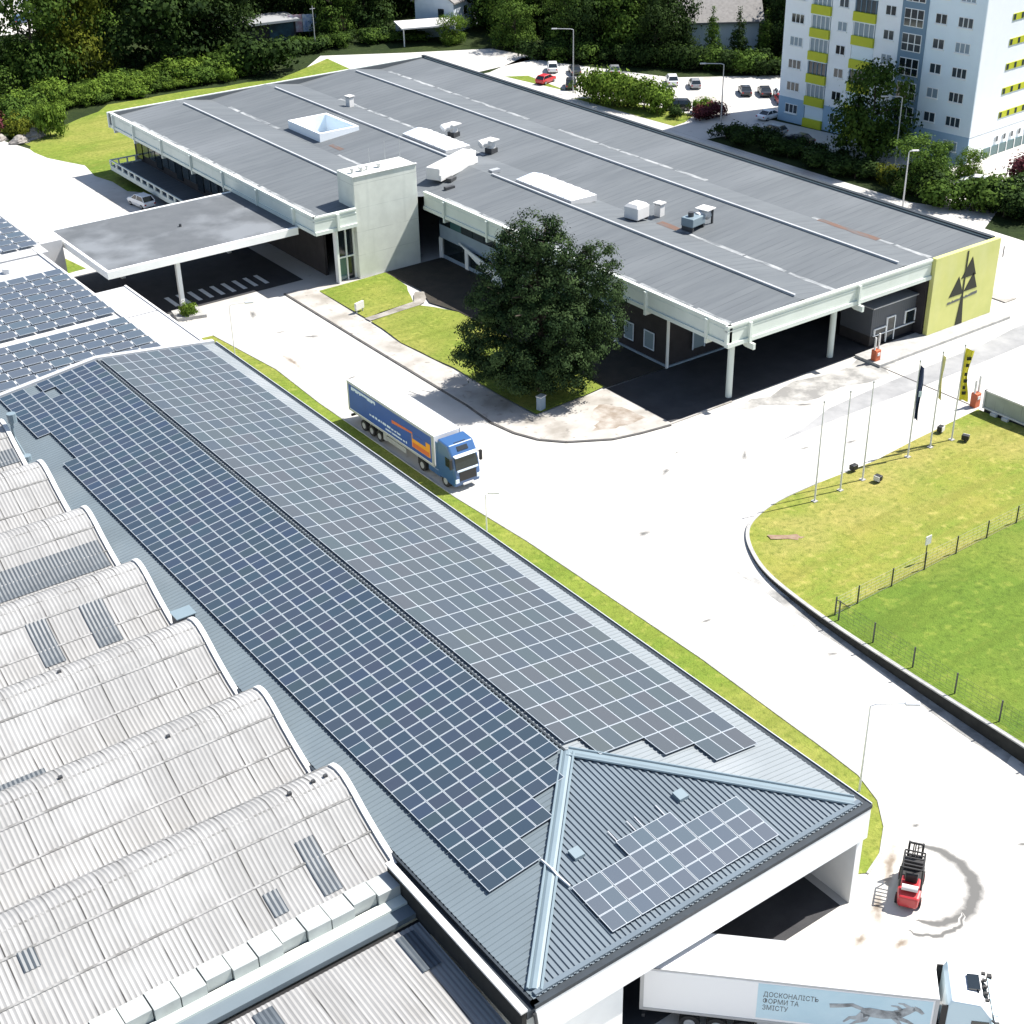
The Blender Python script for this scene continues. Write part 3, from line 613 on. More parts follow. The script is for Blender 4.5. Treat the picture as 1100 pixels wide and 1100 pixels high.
for k, v in enumerate(VAL):
    y0 = v + 8.28
    s = thing('vaulted_shed', f'corrugated grey-white vaulted shed roof, {ordinal[k]}', 'shed', (13, v, 0), 0, 'row of vaulted sheds')
    def prof_pts(n=1):
        out = []
        for (a, b), (c, d) in zip(PROF, PROF[1:]):
            out.append((y0 - a, 6.28 + b))
            if c - a > .6: out.append((y0 - (a + c) / 2, 6.28 + (b + d) / 2 + (.05 if a < 4 else 0)))
        out.append((y0 - PROF[-1][0], 6.28 + PROF[-1][1])); return out
    mb = MB(); corr(mb, -6, 25.9, prof_pts()); mb.build('roof_sheet', 'eternit', s, world=True)
    # overlaps between the sheets
    sm = MB()
    for q in (1.9, 3.35, 4.45, 6.2):
        z = 6.28 + pz(q); z2 = 6.28 + pz(q + .09); sm.loft([[(x_, y0 - q, z), (x_, y0 - q - .09, z2), (x_, y0 - q - .09, z2 + .052), (x_, y0 - q, z + .052)] for x_ in (-6, 25.9)])
    sm.build('sheet_overlap', 'eternit_seam', s, world=True)
    for (xa, xb, q0, q1) in sky[k]:
        t = MB(); pp = [(y0 - q, 6.28 + pz(q) + .06) for q in np.arange(q0, q1 + .01, .4)]; corr(t, xa, xb, pp); t.build('skylight', 'skylight_sheet', s, world=True)
    # white verge trim at the open end
    tr = MB(); ring = []
    for q in np.linspace(2.1, 8.28, 22):
        z = 6.28 + pz(q); y = y0 - q; ring.append([(25.75, y, z - .3), (26.05, y, z - .3), (26.05, y, z + .14), (25.75, y, z + .14)])
    tr.loft(ring); tr.build('verge_trim', 'trim_white', s, world=True)
    ew = MB(); pp = [(y0 - a, 6.2 + b) for a, b in PROF]; ids = [(25.6, y, z) for y, z in pp] + [(25.6, v, 4), (25.6, y0, 4)]; ew.face(ids); ew.build('end_wall', 'wall_dark', s, world=True)
    if k == 6:
        bl = MB(); x = 25.3; i = 0
        while x > -5:
            w_ = 1.28; bl.box(x - w_ + .06, x, 45.55 + (.15 if i % 3 == 1 else 0), 46.75, 5.75, 6.42 + (i % 2) * .05); x -= w_; i += 1
        bl.build('ridge_block', 'block_white', s, world=True)
        bl = MB(); bl.box(-6, 25.5, 44.95, 45.6, 5.5, 5.8); bl.build('ledge', 'fascia', s, world=True)
        bl = MB(); bl.box(-6, 26.0, 44.2, 44.95, 5.35, 5.66); bl.build('gutter', 'steel_roof', s, world=True)
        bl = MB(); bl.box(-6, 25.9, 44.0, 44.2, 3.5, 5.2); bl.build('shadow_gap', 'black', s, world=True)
    if k in (5, 6, 4):
        bk = MB(); 
        for (x, q) in (((25.0, 3.0), (24.3, 3.0), (22.9, 3.1)) if k == 6 else ((14.2, 3.2), (20.0, 3.4)) if k == 5 else ((17.5, 2.9),)):
            bk.box(x, x + .2, y0 - q - .08, y0 - q + .08, 6.28 + pz(q), 6.28 + pz(q) + .16)
        bk.build('vent_stub', 'metal_dark', s, world=True)
s = thing('low_shed', 'low corrugated flat shed in the near corner, beyond a blue-grey gutter', 'shed', (14, 40, 0))
mb = MB(); corr(mb, -6, 25.25, [(43.9, 5.35), (40.0, 5.15), (36.6, 4.95), (33, 4.8)], .25, .018); mb.build('roof_sheet', 'eternit', s, world=True)
t = MB(); corr(t, 23.75, 24.75, [(43.6, 5.40), (41.2, 5.28)]); t.build('skylight', 'skylight_sheet', s, world=True)
t = MB(); corr(t, 16.2, 17.2, [(43.6, 5.40), (41.2, 5.28)]); t.build('skylight', 'skylight_sheet', s, world=True)
MB().box(-6, 25.2, 33, 43.9, 0, 4.6).build('wall', 'white_paint', s, world=True)
mb = MB(); mb.loft([[(25.28, 46.7, 5.4), (25.52, 46.7, 5.4), (25.52, 46.7, 6.9), (25.28, 46.7, 6.9)], [(25.28, 35.6, 5.2), (25.52, 35.6, 5.2), (25.52, 35.6, 6.62), (25.28, 35.6, 6.62)]]); mb.build('parapet', 'wall_face', s, world=True)  # shade below the coping painted as a near-black face
mb = MB(); mb.loft([[(25.2, 46.7, 6.9), (25.56, 46.7, 6.9), (25.56, 46.7, 7.02), (25.2, 46.7, 7.02)], [(25.2, 35.55, 6.62), (25.56, 35.55, 6.62), (25.56, 35.55, 6.74), (25.2, 35.55, 6.74)]]); mb.build('coping', 'trim_white', s, world=True)

# ------------------------------------------------------------------ long low building
BZ = 8.05
lb = thing('long_low_building', 'wide low factory building with a folded dark roof and deep white fascia', 'building', (98, 135, 0))
# roof planes (x, z)
RP = [(68.7, 7.6), (69.8, 7.45), (78.3, 8.15), (83.4, 7.35), (91.8, 8.15), (97.0, 7.35), (105.3, 8.15), (110.5, 7.35), (118.2, 7.9)]
def roofband(x0, x1, y0, y1):
    mb = MB(); pts = [(x, z) for x, z in RP if x0 < x < x1]
    def zat(x):
        for (a, b), (c, d) in zip(RP, RP[1:]):
            if a <= x <= c: return b + (d - b) * (x - a) / (c - a)
    pts = [(x0, zat(x0))] + pts + [(x1, zat(x1))]
    for (a, b), (c, d) in zip(pts, pts[1:]):
        mb.face([(a, y0, b), (c, y0, d), (c, y1, d), (a, y1, b)])
    return mb
roofband(69, 82.9, 131.9, 186.2).build('roof', 'bitumen', lb, world=True)
roofband(82.9, 118.2, 83.7, 158.1).build('roof', 'bitumen', lb, world=True)
roofband(82.9, 84.7, 158.1, 165.8).build('roof', 'bitumen', lb, world=True)
roofband(89.9, 118.2, 158.1, 165.8).build('roof', 'bitumen', lb, world=True)
roofband(82.9, 118.2, 165.8, 186.2).build('roof', 'bitumen', lb, world=True)
MB().box(68.9, 118.1, 186.2, 186.4, 6.5, 7.98).build('parapet', 'bitumen', lb, world=True)
rc = MB()
def ridge(x, y0, y1):
    rc.loft([[(x - .10, y, 8.0), (x - .10, y, 8.34), (x + .10, y, 8.36), (x + .15, y, 8.0)] for y in (y0, y1)])
ridge(78.3, 135.5, 183.5); ridge(91.8, 139.5, 183.2); ridge(91.8, 84.6, 131.6); ridge(105.3, 84.4, 184.2)
rc.build('ridge_cap', 'ridge_cap', lb, world=True)
rs = MB(); rr = random.Random(5)
def zroof(x):
    for (a, b), (c, d) in zip(RP, RP[1:]):
        if a <= x <= c: return b + (d - b) * (x - a) / (c - a)
def patch(mb, x, y0, y1, w):
    n = max(2, int((y1 - y0) / 1.0)); L, Rr = [], []
    for i in range(n + 1):
        y = y0 + (y1 - y0) * i / n; L.append((x - w * rr.uniform(.25, .5), y)); Rr.append((x + w * rr.uniform(.25, .5), y))
    for i in range(n):
        q = [L[i], Rr[i], Rr[i + 1], L[i + 1]]
        mb.face([(px, py, zroof(px) + .012) for px, py in q])
for x, y0, y1, w_, dens in ((97.15, 84.8, 108, .6, .9), (97.15, 134, 175, .65, .8), (110.7, 85, 184, .65, .85), (83.6, 134, 152, .6, .6), (83.6, 167, 184, .7, .75), (70.3, 133, 183, .6, .8), (84.3, 85, 130, .45, .8)):
    y = y0
    while y < y1 - 1:
        l = rr.uniform(2, 8)
        if rr.random() < dens: patch(rs, x, y, min(y + l, y1), w_)
        y += l + rr.uniform(.15, .7)
rs.build('stain', 'roof_white', lb, world=True)
ru = MB()
for (x, y0, y1, w_) in ((110.6, 91.5, 99.5, 1.1), (97.2, 106.3, 109.2, 1.0), (84.9, 153.2, 156, .8)): patch(ru, x, y0, y1, w_)
for i in range(len(ru.v)): ru.v[i] = (ru.v[i][0], ru.v[i][1], ru.v[i][2] + .006)
ru.build('stain', 'rust', lb, world=True)
# fascia: coping, recessed panel, lower lip
fs = MB()
def fas(x0, y0, x1, y1, outx, outy):
    """straight run; out = outward unit"""
    t = .3
    for (zz0, zz1, pr) in ((7.86, BZ, .10), (6.42, 7.86, 0.), (6.05, 6.42, .16), (7.5, 7.58, .04)):
        ax, ay = x0 + outx * pr, y0 + outy * pr; bx, by = x1 - outx * t, y1 - outy * t
        fs.box(min(ax, bx), max(ax, bx), min(ay, by), max(ay, by), zz0, zz1)
fas(82.75, 83.4, 82.75, 131.8, -1, 0); fas(82.45, 83.4, 109.0, 83.4, 0, -1); fas(69.0, 131.6, 69.0, 186.4, -1, 0); fas(68.9, 131.55, 74, 131.55, 0, -1)
fs.box(118.1, 118.4, 83.5, 186.5, 6.05, BZ); fs.box(68.7, 118.4, 186.4, 186.7, 6.05, BZ)
fs.build('fascia', 'fascia', lb, world=True)
ce = MB(); ce.box(118.0, 118.5, 83.6, 186.7, BZ + .003, BZ + .15); ce.build('roof_edge', 'gutter', lb, world=True)
RBL = []
def nb_():
    m_ = MB(); RBL.append(m_); return m_
for y in (86.0, 94.2, 102.5, 111, 119.5, 127.5): rb = nb_(); rb.box(82.45, 82.75, y, y + .28, 6.1, 7.9); rb.loft([[(82.5, y, 6.05), (82.5, y + .28, 6.05), (84.4, y + .28, 6.05), (84.4, y, 6.05)], [(82.5, y, 5.62), (82.5, y + .28, 5.62), (83.4, y + .28, 5.62), (83.4, y, 5.62)]])
for x in (84.9, 98.7): rb = nb_(); rb.box(x, x + .28, 83.1, 83.4, 6.1, 7.9); rb.loft([[(x, 82.6, 6.05), (x + .28, 82.6, 6.05), (x + .28, 85.0, 6.05), (x, 85.0, 6.05)], [(x, 82.6, 5.5), (x + .28, 82.6, 5.5), (x + .28, 83.6, 5.5), (x, 83.6, 5.5)]])
for y in (136, 144.5, 153, 161.5, 170, 178.5, 185): rb = nb_(); rb.box(68.7, 69.0, y, y + .28, 6.1, 7.9); rb.loft([[(68.8, y, 6.05), (68.8, y + .28, 6.05), (71, y + .28, 6.05), (71, y, 6.05)], [(68.8, y, 5.6), (68.8, y + .28, 5.6), (69.6, y + .28, 5.6), (69.6, y, 5.6)]])
rb = nb_(); rb.box(71.5, 71.8, 131.25, 131.55, 6.1, 7.9)
for rb in RBL: rb.build('bracket', 'fascia', lb, world=True)
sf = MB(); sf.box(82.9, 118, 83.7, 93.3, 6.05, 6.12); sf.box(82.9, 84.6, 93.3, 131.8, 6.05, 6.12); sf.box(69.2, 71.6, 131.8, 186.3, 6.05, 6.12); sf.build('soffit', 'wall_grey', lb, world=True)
# walls
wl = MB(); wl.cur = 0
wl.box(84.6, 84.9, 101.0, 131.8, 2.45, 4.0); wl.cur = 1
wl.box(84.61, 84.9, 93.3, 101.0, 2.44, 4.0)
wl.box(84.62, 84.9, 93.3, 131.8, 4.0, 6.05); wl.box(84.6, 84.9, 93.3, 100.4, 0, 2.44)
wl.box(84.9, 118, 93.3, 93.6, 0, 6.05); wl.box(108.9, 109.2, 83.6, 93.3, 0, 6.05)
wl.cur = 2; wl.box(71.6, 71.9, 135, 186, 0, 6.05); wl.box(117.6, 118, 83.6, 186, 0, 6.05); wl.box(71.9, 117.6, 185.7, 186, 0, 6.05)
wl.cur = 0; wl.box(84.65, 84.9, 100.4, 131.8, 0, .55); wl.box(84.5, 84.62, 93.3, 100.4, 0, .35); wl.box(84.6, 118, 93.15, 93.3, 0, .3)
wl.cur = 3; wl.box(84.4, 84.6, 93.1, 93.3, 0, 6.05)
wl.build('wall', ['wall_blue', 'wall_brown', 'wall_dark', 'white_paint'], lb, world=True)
# ribbon windows over the spandrel, lower windows between white piers
for i in range(14):
    y = 101.2 + i * 2.18
    m = MB(); m.box(84.5, 84.62, y, y + 2.1, 4.05, 5.95); o = m.build('window', 'glass_dark' if i % 4 else 'glass_teal', lb, world=True)
    f = MB(); f.box(84.44, 84.5, y, y + .09, 4.05, 5.95); f.box(84.44, 84.5, y + .09, y + 2.1, 4.05, 4.13); f.build('frame', 'metal_grey', o)
    for c in o.children: c.location = (0, 0, 0)
for i in range(6):
    y = 101.0 + i * 5.1
    m = MB(); m.box(84.66, 84.8, y + .5, y + 4.9, .55, 2.4); m.build('window', 'glass_dark', lb, world=True)
for i in range(7): y = 100.7 + i * 5.1; MB().box(84.5, 84.8, y, y + .6, .0, 2.45).build('pier', 'white_paint', lb, world=True)
def wframe(o, bx):
    f = MB()
    for q in bx: f.box(*q)
    q = f.build('frame', 'print_pale', lb, world=True); q.parent = o
for (y0, y1) in ((95.2, 96.5), (98.2, 99.4)): wframe(MB().box(84.5, 84.6, y0, y1, 1.3, 2.9).build('window', 'glass_pale', lb, world=True), [(84.46, 84.52, y0 - .1, y0, 1.2, 3.0), (84.46, 84.52, y1, y1 + .1, 1.2, 3.0), (84.46, 84.52, y0, y1, 2.9, 3.0), (84.46, 84.52, y0, y1, 1.2, 1.3)])
wframe(MB().box(87.6, 89.0, 93.05, 93.14, 1.3, 2.9).build('window', 'glass_pale', lb, world=True), [(87.5, 87.6, 93.0, 93.1, 1.2, 3.0), (89.0, 89.1, 93.0, 93.1, 1.2, 3.0), (87.6, 89.0, 93.0, 93.1, 2.9, 3.0)])
MB().box(97.6, 100.4, 93.1, 93.3, 1.4, 3.2).build('window', 'glass_teal', lb, world=True)
for i in range(16):
    y = 152.5 + i * 2.05; m = MB(); m.box(71.45, 71.6, y, y + 1.7, 2.6 if i % 3 else 2.0, 5.2); o = m.build('window', 'glass_window' if i % 3 else 'glass_dark', lb, world=True)
# white wing wall on the bank
ww = MB(); ww.loft([[(84.2, 127.5, 3.0), (84.4, 127.5, 3.0), (84.4, 127.5, 2.9), (84.2, 127.5, 2.9)], [(83.2, 117.5, .2), (83.4, 117.5, .2), (83.6, 119, 2.2), (83.4, 119, 2.2)]]); ww.build('wing_wall', 'white_paint', lb, world=True)
# columns
for (x, y) in ((84.75, 85.1), (98.35, 85.6)): MB().tube([(x, y, 0), (x, y, 6.1)], .3, 14).build('column', 'fascia', lb, world=True)
# entrance block
bk = MB(); bk.box(74.0, 81.9, 131.75, 135.2, 0, 11.3); bk.build('stair_tower', 'concrete_block', lb, world=True, bevel=.04)
bt = MB(); bt.box(73.9, 82.0, 131.65, 131.95, 11.3, 11.36); bt.build('tower_coping', 'trim_white', lb, world=True)
tv = MB()
for (x, r_) in ((74.8, .2), (75.9, .26), (76.6, .18), (78.1, .24)): tv.tube([(x, 133.2, 11.3), (x, 133.2, 11.6)], r_ * .7, 10); tv.tube([(x, 133.2, 11.6), (x, 133.2, 11.8)], r_ * 1.3, 10)
tv.build('vent_pipe', 'trim_white', lb, world=True)
an = MB()
for (x, h) in ((77.6, 1.9), (79.6, 2.3), (81.5, 2.6)): an.tube([(x, 134.3, 11.3), (x, 134.3, 11.3 + h)], .03, 5)
an.build('antenna', 'metal_grey', lb, world=True)
dw = MB(); dw.box(71.9, 74.0, 132.6, 132.8, 0, 6.05); dw.build('entrance_glazing', 'glass_dark', lb, world=True)
df = MB()
for x in (71.75, 72.9, 73.85): df.box(x, x + .15, 132.45, 132.6, 0, 6.0)
df.box(71.9, 73.85, 132.42, 132.58, 2.55, 2.7); df.box(71.5, 71.75, 131.9, 132.6, 0, 6.05); df.build('door_frame', 'white_paint', lb, world=True)
MB().box(72.05, 72.85, 132.5, 132.59, .1, 2.5).build('door', 'glass_teal', lb, world=True)
# balcony on the far left
bc = MB(); bc.box(67.4, 71.6, 152, 184.4, 1.35, 1.6); bc.build('balcony_floor', 'bitumen', lb, world=True)
bc = MB(); bc.box(67.3, 67.5, 152, 184.5, 1.15, 1.75); bc.box(67.5, 71.6, 184.3, 184.5, 1.15, 1.75); bc.box(67.3, 67.48, 152, 184.5, 2.35, 2.5); bc.box(67.48, 71.6, 184.32, 184.5, 2.35, 2.5)
for i in range(17): y = 152.2 + i * 2; bc.box(67.32, 67.46, y, y + .5, 1.75, 2.35)
for i in range(3): x = 68.4 + i * 1.2; bc.box(x, x + .2, 184.34, 184.48, 1.75, 2.35)
bc.build('balcony_rail', 'fascia', lb, world=True)
# skylights and light well
aw = MB(); X0, X1, Y0, Y1 = 84.5, 90.1, 157.9, 166.0
for (a, b_, c, d) in ((X0, X0 + .35, Y0, Y1), (X1 - .35, X1, Y0, Y1), (X0 + .35, X1 - .35, Y0, Y0 + .35), (X0 + .35, X1 - .35, Y1 - .35, Y1)): aw.box(a, b_, c, d, 6.2, 8.5)
aw.build('light_well', 'apt_white', lb, world=True)
MB().box(X0 + .35, X1 - .35, Y0 + .35, Y1 - .35, 6.1, 6.2).build('light_well_floor', 'apt_base', lb, world=True)
def skyl(x0, x1, y0, y1):
    zb = 7.6; a = MB(); a.box(x0, x1, y0, y1, zb, 8.3); o = a.build('skylight', 'trim_white', lb, world=True)
    g_ = MB(); xm = (x0 + x1) / 2; g_.loft([[(x0 + .05, y0 + .05, 8.3), (x1 - .05, y0 + .05, 8.3), (x1 - .05, y1 - .05, 8.3), (x0 + .05, y1 - .05, 8.3)], [(xm - .25, y0 + .7, 8.85), (xm + .25, y0 + .7, 8.85), (xm + .25, y1 - .7, 8.85), (xm - .25, y1 - .7, 8.85)]])
    p = g_.build('glazing', 'print_pale', lb, world=True); p.parent = o
    bars = MB()
    for i in range(1, 7):
        y = y0 + (y1 - y0) * i / 7; bars.tube([(x0 + .05, y, 8.34), (xm, y, 8.92), (x1 - .05, y, 8.34)], .06, 4)
    q = bars.build('glazing_bar', 'trim_white', lb, world=True); q.parent = o
skyl(92.9, 96.4, 142.6, 152.2); skyl(92.7, 96.2, 118.3, 128.3)
# ventilation gear on the roof, each a thing
def vent(name, label, x, y, kind):
    t = thing(name, label, 'roof vent', (x, y, zroof(x)), .2)
    if kind == 'box':
        MB().box(-1.0, 1.0, -.9, .9, .25, 1.5).build('housing', 'trim_white', t, bevel=.08); MB().loft([[(-1.0, -.9, 1.5), (1.0, -.9, 1.5), (1.0, .9, 1.5), (-1.0, .9, 1.5)], [(-.7, -.6, 1.8), (.7, -.6, 1.8), (.7, .6, 1.8), (-.7, .6, 1.8)]]).build('cap', 'trim_white', t)
        b_ = MB(); b_.box(-.9, -.7, -.8, .8, 0, .25); b_.box(.7, .9, -.8, .8, 0, .25); b_.build('base', 'metal_dark', t)
    elif kind == 'chimney':
        MB().box(-.38, .38, -.38, .38, 0, 1.2).build('shaft', 'trim_white', t); MB().box(-.5, .5, -.5, .5, 1.32, 1.45).build('cap', 'trim_white', t); b_ = MB()
        for sx in (-.35, .35):
            for sy in (-.35, .35): b_.box(sx - .03, sx + .03, sy - .03, sy + .03, 1.2, 1.32)
        b_.build('support', 'metal_dark', t)
    elif kind == 'fan':
        MB().tube([(0, 0, .6), (0, .0, 1.5)], .5, 14).build('fan_housing', 'trim_white', t); b_ = MB(); b_.tube([(-.1, -.1, 1.2), (-1.1, .3, 1.35), (-1.5, .4, 1.2)], .42, 12, .52); b_.build('outlet_pipe', 'trim_white', t)
        MB().box(-.55, .55, -.55, .55, 0, .6).build('base', 'metal_dark', t); MB().box(-.7, .7, -.75, .75, 1.52, 1.62).build('cover', 'trim_white', t)
    else:
        MB().box(-1.6, .6, -.75, .75, .45, 1.35).build('housing', 'hip_cap', t, bevel=.08); MB().tube([(.2, 0, 1.0), (1.2, -.1, 1.25), (1.7, -.2, 1.0)], .5, 12, .6).build('outlet_pipe', 'trim_white', t)
        MB().box(.5, 2.0, -1.0, .6, 1.7, 1.8).build('cover', 'trim_white', t); b_ = MB(); b_.box(-1.5, -1.3, -.7, .7, 0, .45); b_.box(.3, .5, -.7, .7, 0, .45); b_.box(1.6, 1.75, -.9, -.7, 0, 1.7); b_.build('support', 'metal_dark', t); MB().tube([(-.8, .1, 1.35), (-.8, .1, 1.8)], .3, 10).build('motor', 'metal_dark', t)
vent('roof_ventilator', 'white cube ventilator with a sloped cap right of the tall pine', 95.6, 111.0, 'box')
vent('roof_chimney', 'slim white square chimney between the cube ventilator and the large fan unit', 98.4, 110.6, 'chimney')
vent('fan_unit', 'large pale blue fan unit with a bent outlet, farthest right on the roof', 98.8, 105.4, 'unit')
vent('fan_unit', 'white roof fan with a bulky outlet just right of the long white duct', 98.2, 140.8, 'fan')
vent('roof_ventilator', 'small white T-shaped ventilator beside the farther long skylight', 98.6, 149.4, 'fan')
vent('roof_chimney', 'little white chimney standing alone behind the square light well', 96.0, 170.2, 'chimney')
t = thing('ventilation_duct', 'long white box duct lying across the roof behind the concrete tower', 'duct', (89.6, 136.4, 7.9), math.atan2(3.2, 6.8))
MB().box(-4.2, 4.0, -.9, .9, .1, 1.5).build('duct_body', 'trim_white', t, bevel=.1); MB().box(-4.2, 4.0, -1.1, -.9, .1, .75).build('duct_step', 'trim_white', t); MB().box(-3.4, -2.2, -1.9, -1.2, -.1, .25).build('duct_foot', 'metal_dark', t)
t = thing('roof_hatch', 'tiny dark vent lying on the roof in front of the white duct', 'roof vent', (86.2, 131.9, zroof(86.2))); MB().box(-.6, .6, -.25, .25, 0, .3).build('hatch_lid', 'metal_dark', t)
t = thing('roof_hatch', 'small pale flat box at the start of the nearer ridge cap', 'roof vent', (93.0, 132.8, zroof(93.0))); MB().box(-.6, .6, -.35, .35, 0, .35).build('hatch_lid', 'metal_grey', t)

# plinth, sign, entrance cabin
tag(MB().box(100.3, 119.5, 81.1, 84.2, 0, .28).build('plinth', 'kerb'), kind='structure')
sg = thing('tree_sign', 'tall yellow sign wall with a black tree emblem made of triangles', 'sign', (113.8, 83.1, 0))
MB().box(109.1, 118.7, 83.0, 83.5, .3, 8.12).build('board', 'yellow_board', sg, world=True)
em = MB(); em.T = Matrix.Translation((113.8, 82.99, 0))
def tri(cx, z0, wdt, h, lean=0.):
    for y in (0,): em.loft([[(cx - wdt / 2, 0, z0), (cx + wdt / 2, 0, z0 + .0), (cx + lean, 0, z0 + h)], [(cx - wdt / 2, -.02, z0), (cx + wdt / 2, -.02, z0), (cx + lean, -.02, z0 + h)]])
tri(0.55, 5.15, 2.2, 2.0, .25); tri(-1.05, 3.55, 2.1, 1.95, .15); tri(1.1, 3.7, 2.0, 1.75, .2)
em.loft([[(-.55, 0, .32), (.5, 0, .32), (.12, 0, 3.3), (-.15, 0, 3.3)], [(-.55, -.03, .32), (.5, -.03, .32), (.12, -.03, 3.3), (-.15, -.03, 3.3)]])
em.box(-.12, .1, -.03, 0, 3.3, 5.1); em.box(-.12, .1, -.03, 0, 5.1, 7.9)
em.T = None; em.build('emblem', 'black_print', sg, world=True)
st = MB(); st.T = Matrix.Translation((113.8, 82.99, 0)); x = -2.2
rr = random.Random(3)
while x < 2.2:
    w_ = rr.uniform(.12, .26); hgt = rr.uniform(.16, .3); st.box(x, x + w_, -.02, 0, 2.95 + x * .05, 2.95 + x * .05 + hgt); x += w_ + .05
st.T = None; st.build('lettering', 'print_grey', sg, world=True)
cbn = thing('gate_cabin', 'dark grey ribbed gatehouse cabin with white-framed door beside the yellow sign', 'cabin', (105.9, 86, 0))
MB().box(102.7, 109.0, 84.6, 88.5, 1.35, 4.2).build('upper_wall', 'wall_grey', cbn, world=True); MB().box(102.75, 108.9, 84.7, 88.5, .28, 1.35).build('base', 'wall_dark', cbn, world=True)
MB().box(102.5, 109.05, 84.35, 88.6, 4.2, 4.32).build('roof', 'metal_grey', cbn, world=True)
for (x0, x1, z0, z1, nm) in ((104.9, 105.9, .3, 2.7, 'door'), (103.2, 104.7, 1.4, 1.9, 'window'), (107.5, 108.8, 1.5, 2.7, 'window')):
    o = MB().box(x0, x1, 84.52, 84.6, z0, z1).build(nm, 'glass_dark', cbn, world=True)
    f = MB(); f.box(x0 - .1, x0, 84.46, 84.6, z0, z1 + .1); f.box(x1, x1 + .1, 84.46, 84.6, z0, z1 + .1); f.box(x0, x1, 84.46, 84.6, z1, z1 + .1)
    q = f.build('frame', 'white_paint', cbn, world=True); q.parent = o
MB().box(103.0, 108.9, 84.44, 84.58, 1.3, 1.38).build('sill', 'white_paint', cbn, world=True)

# drive-through canopy
cn = thing('entrance_canopy', 'flat grey canopy roof on white columns spanning the drive', 'canopy', (58, 143, 0))
MB().box(47.5, 68.9, 135.4, 150.9, 5.9, 6.06).build('roof', 'canopy_top', cn, world=True)
f = MB(); f.box(47.2, 68.7, 135.0, 135.4, 5.35, 6.14); f.box(47.2, 47.5, 135.4, 151.2, 5.35, 6.12); f.box(47.5, 68.7, 150.9, 151.2, 5.35, 6.12); f.build('fascia', 'white_paint', cn, world=True)
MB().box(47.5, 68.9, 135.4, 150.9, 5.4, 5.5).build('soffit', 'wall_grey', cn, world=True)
for (x, y) in ((55.0, 136.0), (53.6, 148.5), (66.5, 148.5)): MB().box(x - .22, x + .22, y - .22, y + .22, 0, 5.4).build('column', 'white_paint', cn, world=True)
pi = MB(); pi.tube([(59, 143.5, 6.06), (59, 143.5, 6.35)], .15, 8); pi.build('vent_stub', 'metal_dark', cn, world=True)
pb = thing('planter', 'pale concrete kerb island at the foot of the canopy column', 'planter', (54.6, 134.2, 0)); MB().prism([(53.0, 133), (55.9, 132.2), (56.2, 135.2), (53.4, 135.4)], 0, .35).build('kerb_block', 'kerb', pb, world=True)

# ------------------------------------------------------------------ apartment block
ap = thing('apartment_block', 'pale blue apartment block with lime balconies and a dark blue stair strip', 'apartment block', (157.9, 117.6, 0), math.atan2(31.6, -2.8))
# local x runs along the face from the near corner, local y points away from the viewer side (-> into the block is -y)
DEP = 17.0; TOP = 30.0; ST = 3.13; N0 = 9
w1 = MB(); w1.box(0, 31.8, -DEP, -.12, 3.5, TOP); w1.build('wall', 'apt_white', ap)
pn = MB(); pn.box(.02, 8.4, -.12, 0, 3.5, TOP); pn.build('wall_panel', 'apt_pale', ap)
for xa, xb in ((12.4, 16.3), (20.0, 23.7), (27.1, 31.8)): MB().box(xa, xb, -.12, 0, 3.5, TOP).build('wall_panel', 'apt_white', ap)
for xa, xb in ((.02, 8.4), (12.4, 16.3), (20.0, 23.7), (27.1, 31.8)): MB().box(xa, xb, -.12, .02, 0, 3.5).build('base_course', 'apt_base', ap)
MB().box(.05, 31.75, -DEP + .05, -.15, -2, 3.5).build('lower_wall', 'apt_white', ap)
MB().box(8.4, 12.4, -.12, .1, 0, TOP).build('stair_strip', 'apt_stair', ap)
MB().box(-.2, 32, -DEP - .2, .2, TOP, TOP + .4).build('roof', 'tile_roof', ap)
def win_mesh(wd, h, lites):
    fr = MB(); fr.box(0, wd, 0, .06, 0, h); me_f = fr
    gl = MB(); lw = wd / lites
    for i in range(lites): gl.box(i * lw + .07, (i + 1) * lw - .07, .055, .075, .09, h - .09)
    sl = MB(); sl.box(-.06, wd + .06, 0, .2, -.12, 0)
    return fr, gl, sl
cache = {}
rr = random.Random(11)
def window(x, z, wd, h, lites, glass):
    key = (wd, h, lites, glass)
    if key not in cache:
        fr, gl, sl = win_mesh(wd, h, lites)
        o = fr.build('window', 'white_paint', ap); g_ = gl.build('pane', glass, o); s_ = sl.build('sill', 'white_paint', o); cache[key] = o; o.location = (x, .003, z); return o
    src = cache[key]; o = src.copy(); C.objects.link(o); o.parent = ap; o.location = (x, .003, z)
    for c in src.children: d = c.copy(); C.objects.link(d); d.parent = o
    return o
